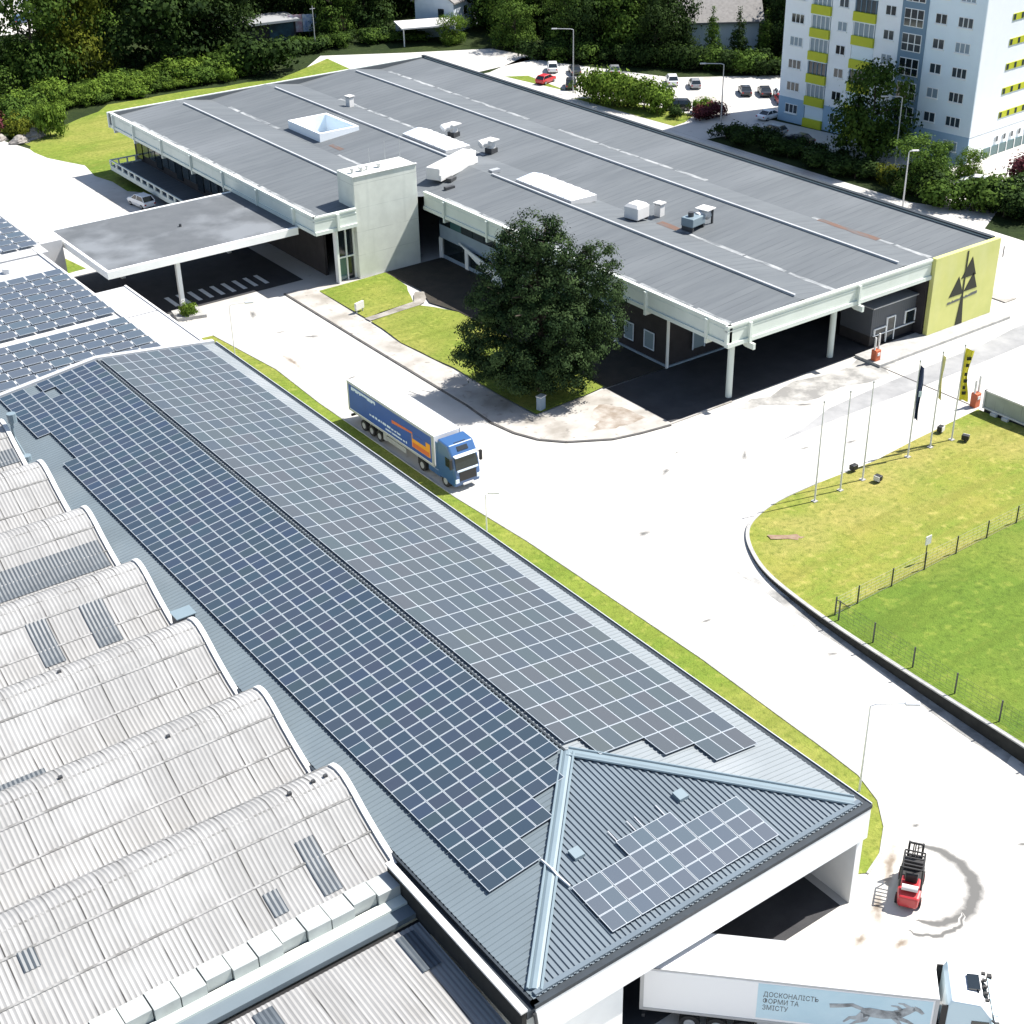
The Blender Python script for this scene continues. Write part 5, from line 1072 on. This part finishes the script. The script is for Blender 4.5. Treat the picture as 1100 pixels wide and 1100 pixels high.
def make_truck(label, loc, rot, paint, side, banner):
    """local x forward from the trailer's rear, y to the left"""
    t = thing('semi_truck', label, 'truck', loc, rot)
    TL, W, HT = 13.7, 1.29, 4.0
    MB().box(0, TL, -W, W, 1.22, HT).build('trailer_box', 'trailer_white', t, bevel=.03)
    fr = MB()
    for (a, b_) in ((HT - .1, HT + .015), (1.17, 1.34)):
        for sy in (-1, 1): fr.box(-.015, TL + .015, sy * (W - .03), sy * (W + .02), a, b_)
    for sy in (-1, 1):
        fr.box(-.02, .16, sy * (W - .03), sy * (W + .022), 1.34, HT - .1); fr.box(TL - .16, TL + .02, sy * (W - .03), sy * (W + .022), 1.34, HT - .1)
    fr.build('trailer_frame', 'metal_grey', t)
    c = MB(); c.box(.2, TL - .2, -W - .012, -W + .01, 1.4, HT - .14); cur = c.build('side_curtain', side, t)
    if banner == 'blue':
        p_ = MB(); p_.box(TL - 3.3, TL - .55, -W - .022, -W - .012, 1.75, 3.0); p_.build('picture', 'orange', cur)
        p_ = MB(); p_.box(TL - 3.2, TL - 1.2, -W - .03, -W - .022, 2.55, 3.0); p_.build('picture', 'curtain_blue', cur)
        p_ = MB(); p_.box(TL - 3.2, TL - .7, -W - .03, -W - .022, 1.8, 2.2); p_.loft([[(TL - 6.4, -W - .02, 2.7), (TL - 3.2, -W - .02, 2.95), (TL - 3.2, -W - .02, 3.1), (TL - 6.4, -W - .02, 3.0)], [(TL - 6.4, -W - .03, 2.7), (TL - 3.2, -W - .03, 2.95), (TL - 3.2, -W - .03, 3.1), (TL - 6.4, -W - .03, 3.0)]]); p_.build('picture', 'orange_red', cur)
        r_ = random.Random(2)
        lt = MB(); x = .7
        while x < 4.6: w_ = r_.uniform(.12, .22); lt.box(x, x + w_, -W - .024, -W - .012, 3.32 + r_.choice([0, 0, .1]), 3.62); x += w_ + .05
        x = 3.6
        while x < 8.6: w_ = r_.uniform(.08, .2); lt.box(x, x + w_, -W - .024, -W - .012, 2.0, 2.0 + r_.choice([.14, .2])); x += w_ + r_.choice([.04, .04, .14])
        x = 6.2
        while x < 9.6: w_ = r_.uniform(.08, .2); lt.box(x, x + w_, -W - .024, -W - .012, 1.65, 1.65 + r_.choice([.14, .2])); x += w_ + r_.choice([.04, .04, .14])
        lt.build('lettering', 'print_pale', cur)
        bl = MB(); bl.box(TL - .32, TL - .2, -W - .03, -W - .0125, 1.4, HT - .14); bl.box(.2, TL - .35, -W - .02, -W - .0125, HT - .22, HT - .15); bl.build('border', 'metal_grey', cur)
    else:
        bn = MB(); bn.box(5.5, TL - .25, -W - .02, -W - .012, 1.5, HT - .2); bn.build('banner', 'banner_blue', cur)
        text('ДОСКОНАЛІСТЬ\nФОРМИ ТА\nЗМІСТУ', .44, cur, 'print_grey', (rad(90), 0, 0), (5.75, -W - .024, 2.98), bold=0., sx=.70)
        hz = horse(); hz.T = Matrix.Translation((9.35, -W - .022, 1.72)) @ Matrix.Scale(1.02, 4); hz.go(); hz.T = None; hz.build('picture', 'horse_grey', cur)
    ch = MB(); ch.box(.3, TL - 1.0, -.45, .45, .85, 1.22); ch.box(.1, .25, -1.2, 1.2, .55, .75); ch.build('chassis', 'metal_dark', t)
    sg_ = MB()
    for sy in (-1, 1): sg_.box(6.2, 9.2, sy * 1.2 - .03, sy * 1.2 + .03, .55, 1.0); sg_.box(5.6, 6.15, sy * 1.18 - .05, sy * 1.18 + .05, .45, 1.2)
    sg_.build('side_guard', 'metal_grey', t)
    lg = MB(); 
    for sy in (-1, 1): lg.box(TL - 3.1, TL - 2.9, sy * .85 - .1, sy * .85 + .1, .15, 1.2)
    lg.build('landing_leg', 'metal_dark', t)
    for x in (2.4, 3.7, 5.0):
        for sy in (-1, 1): wheel(t, x, sy * 1.08, .5, .36)
    # tractor
    X = TL + .42
    tc = MB(); tc.box(TL - 3.4, X + 1.6, -.5, .5, .7, 1.05); tc.build('tractor_chassis', 'metal_dark', t)
    for x, r_ in ((TL - 2.0, .52), (X + 1.05, .52)):
        for sy in (-1, 1): wheel(t, x, sy * 1.06, r_, .36)
    tk = MB()
    for sy in (-1, 1): tk.box(TL - 1.2, X + .2, sy * .75 - .4, sy * .75 + .4, .45, 1.05)
    tk.build('fuel_tank', paint, t, bevel=.08)
    CW = 1.25
    prof = [(X, .75), (X + 1.75, .55), (X + 2.42, .5), (X + 2.5, 1.35), (X + 2.42, 1.95), (X + 2.05, 3.1), (X + 1.5, 3.85), (X + .15, 3.98), (X, 3.6)]
    cbm = MB()
    def sec(y, sc_): return [(px if sc_ == 1 else X + (px - X) * (.955 if px > X + 1 else 1), y, pz_ if sc_ == 1 else pz_ * .985 + .02) for px, pz_ in prof]
    cbm.loft([sec(CW, .9), sec(CW - .12, 1), sec(-CW + .12, 1), sec(-CW, .9)]); cab = cbm.build('cab', [paint, 'trailer_white'] if banner != 'blue' else paint, t, bevel=.09)
    if banner != 'blue':
        for p in cab.data.polygons: p.material_index = 1 if p.normal.z > .45 else 0
    ws = MB(); ws.loft([[(X + 2.425, -1.08, 1.98), (X + 2.425, 1.08, 1.98), (X + 2.09, 1.0, 3.06), (X + 2.09, -1.0, 3.06)], [(X + 2.455, -1.08, 1.99), (X + 2.455, 1.08, 1.99), (X + 2.115, 1.0, 3.08), (X + 2.115, -1.0, 3.08)]]); ws.build('windscreen', 'glass_dark', cab)
    vs = MB(); vs.loft([[(X + 2.1, -1.1, 3.08), (X + 2.1, 1.1, 3.08), (X + 2.35, 1.05, 3.0), (X + 2.35, -1.05, 3.0)], [(X + 2.08, -1.1, 3.16), (X + 2.08, 1.1, 3.16), (X + 2.38, 1.05, 3.05), (X + 2.38, -1.05, 3.05)]]); vs.build('sun_visor', 'print_pale' if banner == 'blue' else paint, cab)
    if banner != 'blue': MB().box(X + .95, X + 1.5, -.45, .45, 3.9, 4.02).build('roof_hatch', 'glass_dark', cab)
    gr_ = MB(); gr_.box(X + 2.47, X + 2.52, -.8, .8, .95, 1.75); gr_.build('grille', 'black', cab)
    nb = MB(); nb.box(X + 2.46, X + 2.53, -1.0, 1.0, 1.8, 1.95); nb.build('nose_bar', 'print_pale', cab); nb = MB(); nb.box(X + 2.44, X + 2.56, -.5, .5, .55, .7); nb.build('bumper_plate', 'trim_white', cab)
    sk = MB(); sk.loft([[(X + 1.35, -.55, 3.885), (X + 1.35, .55, 3.885), (X + 1.9, .5, 3.34), (X + 1.9, -.5, 3.34)], [(X + 1.38, -.55, 3.91), (X + 1.38, .55, 3.91), (X + 1.93, .5, 3.37), (X + 1.93, -.5, 3.37)]]); sk.build('roof_window', 'glass_dark', cab)
    for sy in (-1, 1):
        MB().box(X + 2.40, X + 2.53, sy * 1.02 - .16, sy * 1.02 + .16, .85, 1.2).build('headlight', 'print_pale', cab)
        MB().box(X + 1.15, X + 1.95, sy * (CW - .005), sy * (CW + .012), 2.0, 2.8).build('side_window', 'glass_dark', cab)
        m_ = MB(); m_.box(X + 2.15, X + 2.35, sy * 1.45 - .1, sy * 1.45 + .1, 2.15, 3.0); m_.tube([(X + 2.05, sy * 1.2, 2.9), (X + 2.2, sy * 1.42, 2.9)], .04, 5); m_.build('mirror', 'black', cab)
        e = MB(); e.box(X - .26, X + .02, sy * (CW - .06), sy * CW, 1.2, 3.6); e.build('side_fairing', paint if banner == 'blue' else 'black', cab)
    if banner != 'blue':
        for i in range(5): pass
        lm = MB()
        for i in range(5): y = -.8 + i * .4; lm.tube([(X + 1.7, y, 3.75), (X + 1.86, y, 3.72)], .09, 8)
        lm.build('roof_lamp', 'black', cab)
    return t
class Horse(MB):
    def go(s):
        def poly(p):
            s.loft([[(a, 0, b) for a, b in p], [(a, -.008, b) for a, b in p]])
        def limb(pts, w0, w1):
            n = len(pts); up, dn = [], []
            for i, (a, b) in enumerate(pts):
                j0, j1 = pts[max(0, i - 1)], pts[min(n - 1, i + 1)]; d = Vector((j1[0] - j0[0], j1[1] - j0[1])).normalized(); w_ = w0 + (w1 - w0) * i / (n - 1)
                up.append((a - d.y * w_, b + d.x * w_)); dn.append((a + d.y * w_, b - d.x * w_))
            for i in range(n - 1): poly([dn[i], dn[i + 1], up[i + 1], up[i]])
        poly([(.9, .9), (1.2, .66), (1.9, .62), (2.5, .72), (2.75, 1.0), (2.6, 1.2), (2.0, 1.16), (1.3, 1.24), (.95, 1.16)])
        limb([(2.5, .98), (2.95, 1.28), (3.25, 1.5)], .28, .14); limb([(3.2, 1.5), (3.45, 1.42), (3.66, 1.2)], .15, .07)
        limb([(2.55, .8), (3.0, .62), (3.3, .45), (3.2, .12)], .13, .035); limb([(2.4, .76), (2.7, .4), (2.5, .12), (2.25, .05)], .12, .035)
        limb([(1.1, .85), (.8, .5), (.45, .45), (.2, .15)], .2, .04); limb([(1.2, .8), (1.15, .42), (.75, .22), (.5, .0)], .17, .035)
        limb([(.98, 1.1), (.5, 1.3), (.1, 1.2), (-.5, 1.1)], .1, .13); limb([(2.7, 1.3), (2.5, 1.5), (2.2, 1.52)], .1, .03); limb([(3.0, 1.52), (2.75, 1.7), (2.5, 1.72)], .1, .03)
def horse(): return Horse()
make_truck('blue articulated truck with a blue and orange curtain side, parked by the verge', (56.6, 102.2, 0), rad(-90), 'truck_blue', 'curtain_blue', 'blue')
make_truck('white articulated truck with a running horse banner backed into the loading bay', (33.55 + .1, 37.3 - .1, 0), rad(-45), 'cab_teal', 'trailer_white', 'white')

# forklift
fk = thing('forklift', 'red and black forklift truck standing outside the loading bay corner', 'forklift', (50.4, 34.6, 0), math.atan2(3.4, 4.9))
b_ = MB(); b_.loft([[(-1.9, -.5, .25), (-1.9, .5, .25), (-1.2, .62, .25), (-1.2, -.62, .25)], [(-1.95, -.52, 1.0), (-1.95, .52, 1.0), (-1.2, .64, 1.15), (-1.2, -.64, 1.15)]]); b_.build('counterweight', 'red', fk, bevel=.12)
MB().box(-1.2, .75, -.62, .62, .3, .95).build('body', 'black', fk, bevel=.06); MB().box(.35, .8, -.5, .5, .95, 1.45).build('dashboard', 'black', fk, bevel=.06)
MB().box(-1.2, -.45, -.5, .5, .85, 1.2).build('hood', 'red', fk, bevel=.1); MB().box(-.75, -.3, -.35, .35, 1.2, 1.35).build('seat', 'black', fk, bevel=.05); MB().box(-.95, -.8, -.32, .32, 1.2, 1.75).build('backrest', 'black', fk, bevel=.05)
og = MB()
for sx, tx in ((-1.3, -1.0), (.65, .35)):
    for sy in (-.55, .55): og.tube([(sx, sy, .85), (tx, sy * .95, 2.2)], .05, 6)
for i in range(6): x = -1.0 + i * .27; og.box(x, x + .07, -.55, .55, 2.18, 2.24)
for sy in (-.55, .5): og.box(-1.02, .4, sy, sy + .05, 2.17, 2.25)
og.build('overhead_guard', 'black', fk)
mt = MB()
for sy in (-.42, .3): mt.box(.85, 1.0, sy, sy + .12, .15, 2.35)
for z in (.5, 1.3, 2.25): mt.box(.88, .96, -.3, .3, z, z + .1)
for y in (-.12, .02, .12): mt.tube([(.92, y, .4), (.92, y, 2.2)], .035, 6)
mt.build('mast', 'black', fk)
cg = MB(); cg.box(1.02, 1.08, -.55, .55, .25, .35); cg.box(1.02, 1.08, -.55, .55, .75, .85)
for y in (-.5, -.2, .15, .45): cg.box(1.02, 1.07, y, y + .05, .35, 1.25)
cg.build('load_backrest', 'metal_dark', fk)
for sy in (-.42, .28):
    f_ = MB(); f_.box(1.08, 1.14, sy, sy + .14, .08, .8); f_.box(1.14, 2.3, sy, sy + .14, .08, .13); f_.build('fork', 'black', fk)
for x, r_ in ((.55, .36), (-1.3, .28)):
    for sy in (-.55, .55): wheel(fk, x, sy, r_, .24, rim='red')
g_ = MB(); g_.tube([(-1.5, -.42, 1.32), (-1.5, .42, 1.32)], .17, 12); g_.build('gas_tank', 'trim_white', fk)

# ------------------------------------------------------------------ poles, flags, fences
def lamp(label, x, y, h, arm, adir, thick=.09, m='metal_grey'):
    t = thing('street_lamp', label, 'street lamp', (x, y, 0), adir)
    b_ = MB(); b_.tube([(0, 0, 0), (0, 0, h * .5), (0, 0, h)], thick, 8, thick * .6); b_.build('pole', m, t)
    b_ = MB(); b_.tube([(0, 0, h - .02), (.15 * arm, 0, h + .12), (arm, 0, h + .2)], thick * .55, 6); b_.build('arm', m, t)
    b_ = MB(); b_.box(arm - .1, arm + .75, -.16, .16, h + .12, h + .28); b_.build('lamp_head', m, t, bevel=.05)
wa = math.atan2(lat.y, lat.x)
lamp('grey street lamp beside the black car, arm reaching away from the hedge', 141.7, 180.4, 9.6, 2.6, wa + math.pi, .11)
lamp('dark grey street lamp on the corner before the apartment forecourt', 144.7, 150.2, 9.2, 2.6, wa + math.pi, .11)
lamp('short white street lamp at the pavement behind the factory roof', 138.0, 111.0, 6.8, .4, wa, .11, 'trim_white')
lamp('pale street lamp at the near corner of the verge by the forklift', 54.0, 41.5, 6.3, 2.0, wa - .05, .07, 'galv')
lamp('thin street lamp at the kerb beside the canopy zebra crossing', 53.6, 121.2, 5.3, 1.6, wa + .2, .05, 'galv')
lamp('thin pale lamp post on the verge in front of the blue truck', 53.9, 79.2, 3.2, .3, wa, .06, 'trim_white')
lamp('dim grey lamp standing among the trees before the apartment block', 148.6, 121.6, 9.5, 2.0, wa + math.pi, .1)
t = thing('bollard', 'small grey bollard post on the drive left of the canopy', 'bollard', (53.2, 155.3, 0)); MB().tube([(0, 0, 0), (0, 0, 1.3)], .09, 8).build('post', 'metal_dark', t); MB().tube([(0, 0, 1.3), (0, 0, 1.42)], .12, 8).build('cap', 'metal_grey', t)
t = thing('sign_plate', 'small white sign block on the lawn before the concrete tower', 'sign', (68.9, 123.3, .13), .3); MB().box(-.6, .6, -.12, .12, .35, 1.1).build('panel', 'trim_white', t); b_ = MB(); b_.box(-.5, -.4, -.05, .05, 0, .35); b_.box(.4, .5, -.05, .05, 0, .35); b_.build('post', 'metal_grey', t)
t = thing('meter_cabinet', 'small pale cabinet standing on the lawn under the tall pine', 'cabinet', (69.9, 92.6 + .9, .13), .3); MB().box(-.35, .35, -.25, .25, 0, 1.25).build('cabinet_body', 'wall_blue', t); MB().box(-.4, .4, -.3, .3, 1.25, 1.33).build('lid', 'trim_white', t)
fl = ['bare white flagpole nearest the kerb curve, first of the six', 'bare white flagpole, second from the kerb curve', 'bare white flagpole beside a black spotlight, third from the kerb curve', 'white flagpole with a limp navy banner', 'white flagpole with a faded pale yellow pennant', 'white flagpole with a long yellow banner, nearest the gate']
for i, (x, y) in enumerate(((76.9, 67.0), (79.8, 67.0), (82.5, 67.1), (88.4, 67.5), (91.2, 67.5), (93.7, 67.3))):
    t = thing('flagpole', fl[i], 'flagpole', (x, y, .12), 0, 'row of six flagpoles'); MB().tube([(0, 0, 0), (0, 0, 4.3), (0, 0, 8.6)], .075, 8, .04).build('pole', 'trim_white', t); MB().tube([(0, 0, 8.6), (0, 0, 8.75)], .07, 8).build('finial', 'metal_grey', t); MB().box(-.2, .2, -.2, .2, -.05, .06).build('base', 'kerb', t)
    if i > 2:
        b_ = MB(); rows = []; w_, z1_, z0_, m_ = ((.34, 8.3, 3.6, 'flag_navy'), (.22, 8.4, 4.6, 'flag_pale'), (.62, 8.4, 3.8, 'flag_yellow'))[i - 3]
        for q in range(13):
            z = z1_ + (z0_ - z1_) * q / 12; rows.append([(.07 + w_ * u * (1 - .25 * math.sin(q * .5 + i)), .12 * math.sin(u * 7 + q * .35), z - u * .25) for u in np.linspace(0, 1, 8)])
        for a, c in zip(rows, rows[1:]):
            for k in range(7): b_.face([a[k], a[k + 1], c[k + 1], c[k]])
        b2 = MB(); b2.v = list(b_.v) + [(p[0], p[1] + .02, p[2]) for p in b_.v]; b2.f = [f[:] for f in b_.f] + [[j + len(b_.v) for j in f[::-1]] for f in b_.f]; b2.mi = [0] * len(b2.f)
        fo = b2.build('flag', m_, t, smooth=True); fo.rotation_euler = (0, 0, wa if i != 4 else wa + .3)
        if i == 5:
            lt = MB()
            for z, w2 in ((7.7, .5), (7.1, .35), (6.3, .3), (5.7, .42), (5.1, .3), (4.6, .45)): lt.box(.2, .2 + w2 * .75, -.2, -.18, z - .3, z)
            lt.build('lettering', 'black_print', fo)
        if i == 3:
            lt = MB(); lt.box(.15, .4, -.22, -.2, 5.6, 6.1); lt.build('lettering', 'print_pale', fo)
sl = ['spotlight at the foot of the third flagpole, kerb side', 'spotlight on the lawn opposite the third flagpole', 'spotlight at the kerb beside the yellow banner pole', 'spotlight on the lawn before the gate']
for i, (x, y) in enumerate(((83.0, 68.5), (83.2, 66.1), (94.0, 68.8), (94.3, 66.4))):
    t = thing('spotlight', 'black and white ground ' + sl[i], 'spotlight', (x, y, .1), i * 1.7, 'flagpole spotlights'); MB().box(-.3, .3, -.2, .25, .2, .65).build('housing', 'black', t, bevel=.05); MB().box(-.28, .28, .25, .29, .22, .63).build('lens', 'trim_white', t); MB().box(-.08, .08, -.08, .08, 0, .2).build('stand', 'metal_dark', t)
def fence(label, pts, h=1.5, z=lz, brace=False):
    t = thing('wire_fence', label, 'fence', (pts[0][0], pts[0][1], 0))
    for (x, y) in pts:
        MB().box(x - .04, x + .04, y - .04, y + .04, z(y) - .1, z(y) + h).build('post', 'metal_dark', t, world=True)
    w_ = MB()
    for q in np.linspace(.1, h - .05, 6):
        for a, c in zip(pts, pts[1:]): w_.tube([(a[0], a[1], z(a[1]) + q), (c[0], c[1], z(c[1]) + q)], .008, 3)
    for a, c in zip(pts, pts[1:]):
        d = math.dist(a, c); n = int(d / .5)
        for i in range(n):
            f0 = (i + .5) / n; x, y = a[0] + (c[0] - a[0]) * f0, a[1] + (c[1] - a[1]) * f0; w_.tube([(x, y, z(y) + .1), (x, y, z(y) + h - .05)], .006, 3)
    w_.build('wire_mesh', 'metal_dark', t, world=True)
    if brace: b_ = MB(); b_.tube([(pts[0][0], pts[0][1], z(55) + 1.3), (pts[0][0] + 1.5, pts[0][1], z(55))], .03, 5); b_.build('brace', 'metal_dark', t, world=True)
fence('thin wire fence dividing the dry lawn from the green one', [(65.9, 54.6)] + [(68.2 + i * 3.55, 54.65 + i * .05) for i in range(14)], 1.5, brace=True)
fence('sparse wire fence along the top of the retaining wall', [(65.6, 54.0)] + [(65.35 - i * .22, 50.7 - i * 3.55) for i in range(9)], 1.6)
t = thing('notice_board', 'small white notice on a post beside the lawn fence', 'sign', (76.2, 55.4, lz(55))); MB().box(-.3, .3, -.03, .03, 1.5, 2.2).build('panel', 'trim_white', t); MB().box(-.03, .03, .03, .08, 0, 2.0).build('post', 'metal_dark', t)
gt = thing('sliding_gate', 'pale green panelled sliding gate pushed back along the lawn edge', 'gate', (100.5, 60, 0)); MB().box(100.3, 100.5, 52, 69.2, .55, 2.0).build('panel', 'gate_green', gt, world=True)
f_ = MB(); f_.box(100.2, 100.6, 51.9, 69.3, 2.0, 2.14); f_.box(100.22, 100.58, 51.9, 69.3, .38, .52); f_.box(100.2, 100.6, 69.2, 69.35, .38, 2.14); f_.build('rail', 'trim_white', gt, world=True); b_ = MB()
for y in (66.5, 67.7, 58): b_.box(100.0, 100.3, y, y + .6, .05, .36)
b_.build('roller', 'trim_white', gt, world=True); MB().box(100.35, 100.45, 52, 69.2, .0, .38).build('kickboard', 'black', gt, world=True)
for l, x, y in (('orange-red gate post at the end of the sliding gate', 100.6, 70.4), ('orange-red gate post beside the gatehouse cabin', 100.9, 82.2)):
    t = thing('gate_post', l, 'gate post', (x, y, 0), 0, 'pair of gate posts'); MB().box(-.35, .35, -.3, .3, 0, 1.35).build('cabinet', 'gate_red', t, bevel=.05); b_ = MB(); b_.box(-.3, -.18, -.08, .08, 1.35, 2.6); b_.box(.2, .32, -.08, .08, 1.35, 2.9); b_.build('guide_post', 'trim_white', t); MB().box(-.15, .2, -.34, -.3, .8, 1.1).build('control_panel', 'trim_white', t)
tag(MB().box(100.5, 100.62, 70.8, 81.8, 0, .03).build('gate_rail_path', 'dark_kerb'), kind='structure')

# ------------------------------------------------------------------ far buildings
h = thing('white_house', 'white gabled house behind the carport', 'house', (154, 234, 0), .5)
MB().box(-5, 5, -4, 4, 0, 5.5).build('wall', 'house_white', h); b_ = MB(); b_.extrude([(-4.5, 5.3), (0, 8.2), (4.5, 5.3), (4.5, 5.55), (0, 8.5), (-4.5, 5.55)], 'x', -5.6, 5.6); b_.build('roof', 'tile_roof', h)
b_ = MB(); b_.extrude([(-4, 5.5), (4, 5.5), (0, 8.1)], 'x', -4.95, 4.95); b_.build('gable', 'house_white', h)
o = MB().box(-5.06, -5, -2, -.8, 2.8, 4.3).build('window', 'glass_dark', h); MB().box(-1, .2, -4.06, -4, 2.8, 4.3).build('window', 'glass_dark', h)
cpt = thing('carport', 'white flat-roofed carport with slim posts', 'carport', (144.5, 226.5, 0), -.35)
MB().box(-5.2, 5.2, -3.4, 3.4, 3.0, 3.25).build('roof', 'trim_white', cpt)
for x in (-4.8, 4.8):
    for y in (-3, 3): MB().box(x - .1, x + .1, y - .1, y + .1, 0, 3).build('post', 'trim_white', cpt)
MB().box(-5, 5, 2.8, 2.95, 0, 2.9).build('rear_wall', 'wall_blue', cpt)
h = thing('garage_row', 'dark flat-roofed shelter with graffiti on its wall', 'shelter', (119.5, 247, 0), -.15)
MB().box(-8, 8, -3, 3, 0, 3.6).build('wall', 'wall_dark', h); MB().box(-8.6, 8.4, -4.4, 3.4, 3.6, 4.0).build('roof', 'metal_grey', h); MB().box(3.0, 7.6, -3.05, -3.0, .4, 3.3).build('mural', 'graffiti', h)
h = thing('billboard', 'wide billboard of three colourful posters behind a thin pole', 'billboard', (130.0, 241.5, 0), -.5)
for i, (m_, x) in enumerate((('poster_a', -4.6), ('poster_b', -2.0), ('poster_c', 1.4))): MB().box(x, x + (2.5 if i < 2 else 4.4), -.06, .06, 1.4, 4.4 - .6 * (i == 2)).build('poster', m_, h)
b_ = MB()
for x in (-4.4, -1, 2, 5.5): b_.box(x, x + .15, .07, .2, 0, 4.2)
b_.build('post', 'metal_dark', h)
t = thing('utility_pole', 'thin grey pole standing before the billboard', 'pole', (125.6, 233.5, 0)); MB().tube([(0, 0, 0), (0, 0, 7.5)], .11, 8, .07).build('mast', 'metal_grey', t); MB().box(-.5, .5, -.05, .05, 7.0, 7.1).build('crossbar', 'metal_grey', t)
h = thing('gabled_house', 'house with a grey gabled roof rising behind the conifers', 'house', (181, 191, 0), -.6)
MB().box(-7, 7, -5, 5, 0, 5).build('wall', 'house_white', h); b_ = MB(); b_.extrude([(-5.8, 4.7), (0, 8.8), (5.8, 4.7), (5.8, 5.0), (0, 9.1), (-5.8, 5.0)], 'x', -7.8, 7.8); b_.build('roof', 'tile_roof', h)
MB().box(2, 3, -1, 0, 8, 9.8).build('chimney', 'house_white', h)
h = thing('far_low_building', 'white flat-roofed low building at the top left corner', 'building', (84, 306, 0), .2)
MB().box(-10, 9, -5, 5, 0, 4).build('wall', 'house_white', h); MB().box(-10.5, 9.5, -5.5, 5.5, 4, 4.4).build('roof', 'trim_white', h)
for x in (-6, -1, 4): MB().box(x, x + 2, -5.06, -5, 1.2, 2.8).build('window', 'glass_dark', h)
# railing on the pavement behind the long building
fence('dark low railing along the pavement behind the factory roof', [(133.5, 128 - i * 3.2) for i in range(12)], 1.1, z=lambda y: .1)

# ------------------------------------------------------------------ light and camera
sun_dir = Vector((5.6, -1.5, 8.05)).normalized()
ld = bpy.data.lights.new('sun', 'SUN'); ld.energy = 5.0; ld.angle = rad(.5); ld.color = (1, .96, .90)
lo = bpy.data.objects.new('sun', ld); C.objects.link(lo); lo.rotation_euler = sun_dir.to_track_quat('Z', 'Y').to_euler(); lo.location = (150, -20, 150)
wd = bpy.data.worlds.new('World'); sc.world = wd; wd.use_nodes = True; nt = wd.node_tree
skn = nt.nodes.new('ShaderNodeTexSky'); skn.sky_type = 'NISHITA'; skn.sun_disc = False
skn.sun_elevation = math.asin(sun_dir.z); skn.sun_rotation = math.atan2(sun_dir.x, sun_dir.y)
nt.links.new(skn.outputs[0], nt.nodes['Background'].inputs['Color']); nt.nodes['Background'].inputs['Strength'].default_value = .088
cd_ = bpy.data.cameras.new('camera'); co = bpy.data.objects.new('camera', cd_); C.objects.link(co); sc.camera = co
f, pitch, roll, yaw = 1559.173, .524154, -.020979, .618109
fwd = Vector((math.sin(yaw) * math.cos(pitch), math.cos(yaw) * math.cos(pitch), -math.sin(pitch))); rt = Vector((math.cos(yaw), -math.sin(yaw), 0)); up = rt.cross(fwd)
r2 = math.cos(roll) * rt + math.sin(roll) * up; u2 = -math.sin(roll) * rt + math.cos(roll) * up
mw = Matrix.Identity(4)
for i in range(3): mw[i][0] = r2[i]; mw[i][1] = u2[i]; mw[i][2] = -fwd[i]; mw[i][3] = (0, 0, 57.05)[i]
co.matrix_world = mw; cd_.sensor_width = 36; cd_.lens = f / 1100 * 36; cd_.clip_end = 3000
vs_ = sc.view_settings; vs_.view_transform = 'Standard'; vs_.look = 'None'; vs_.exposure = 1.0; vs_.gamma = 1
sc.cycles.max_bounces = 6
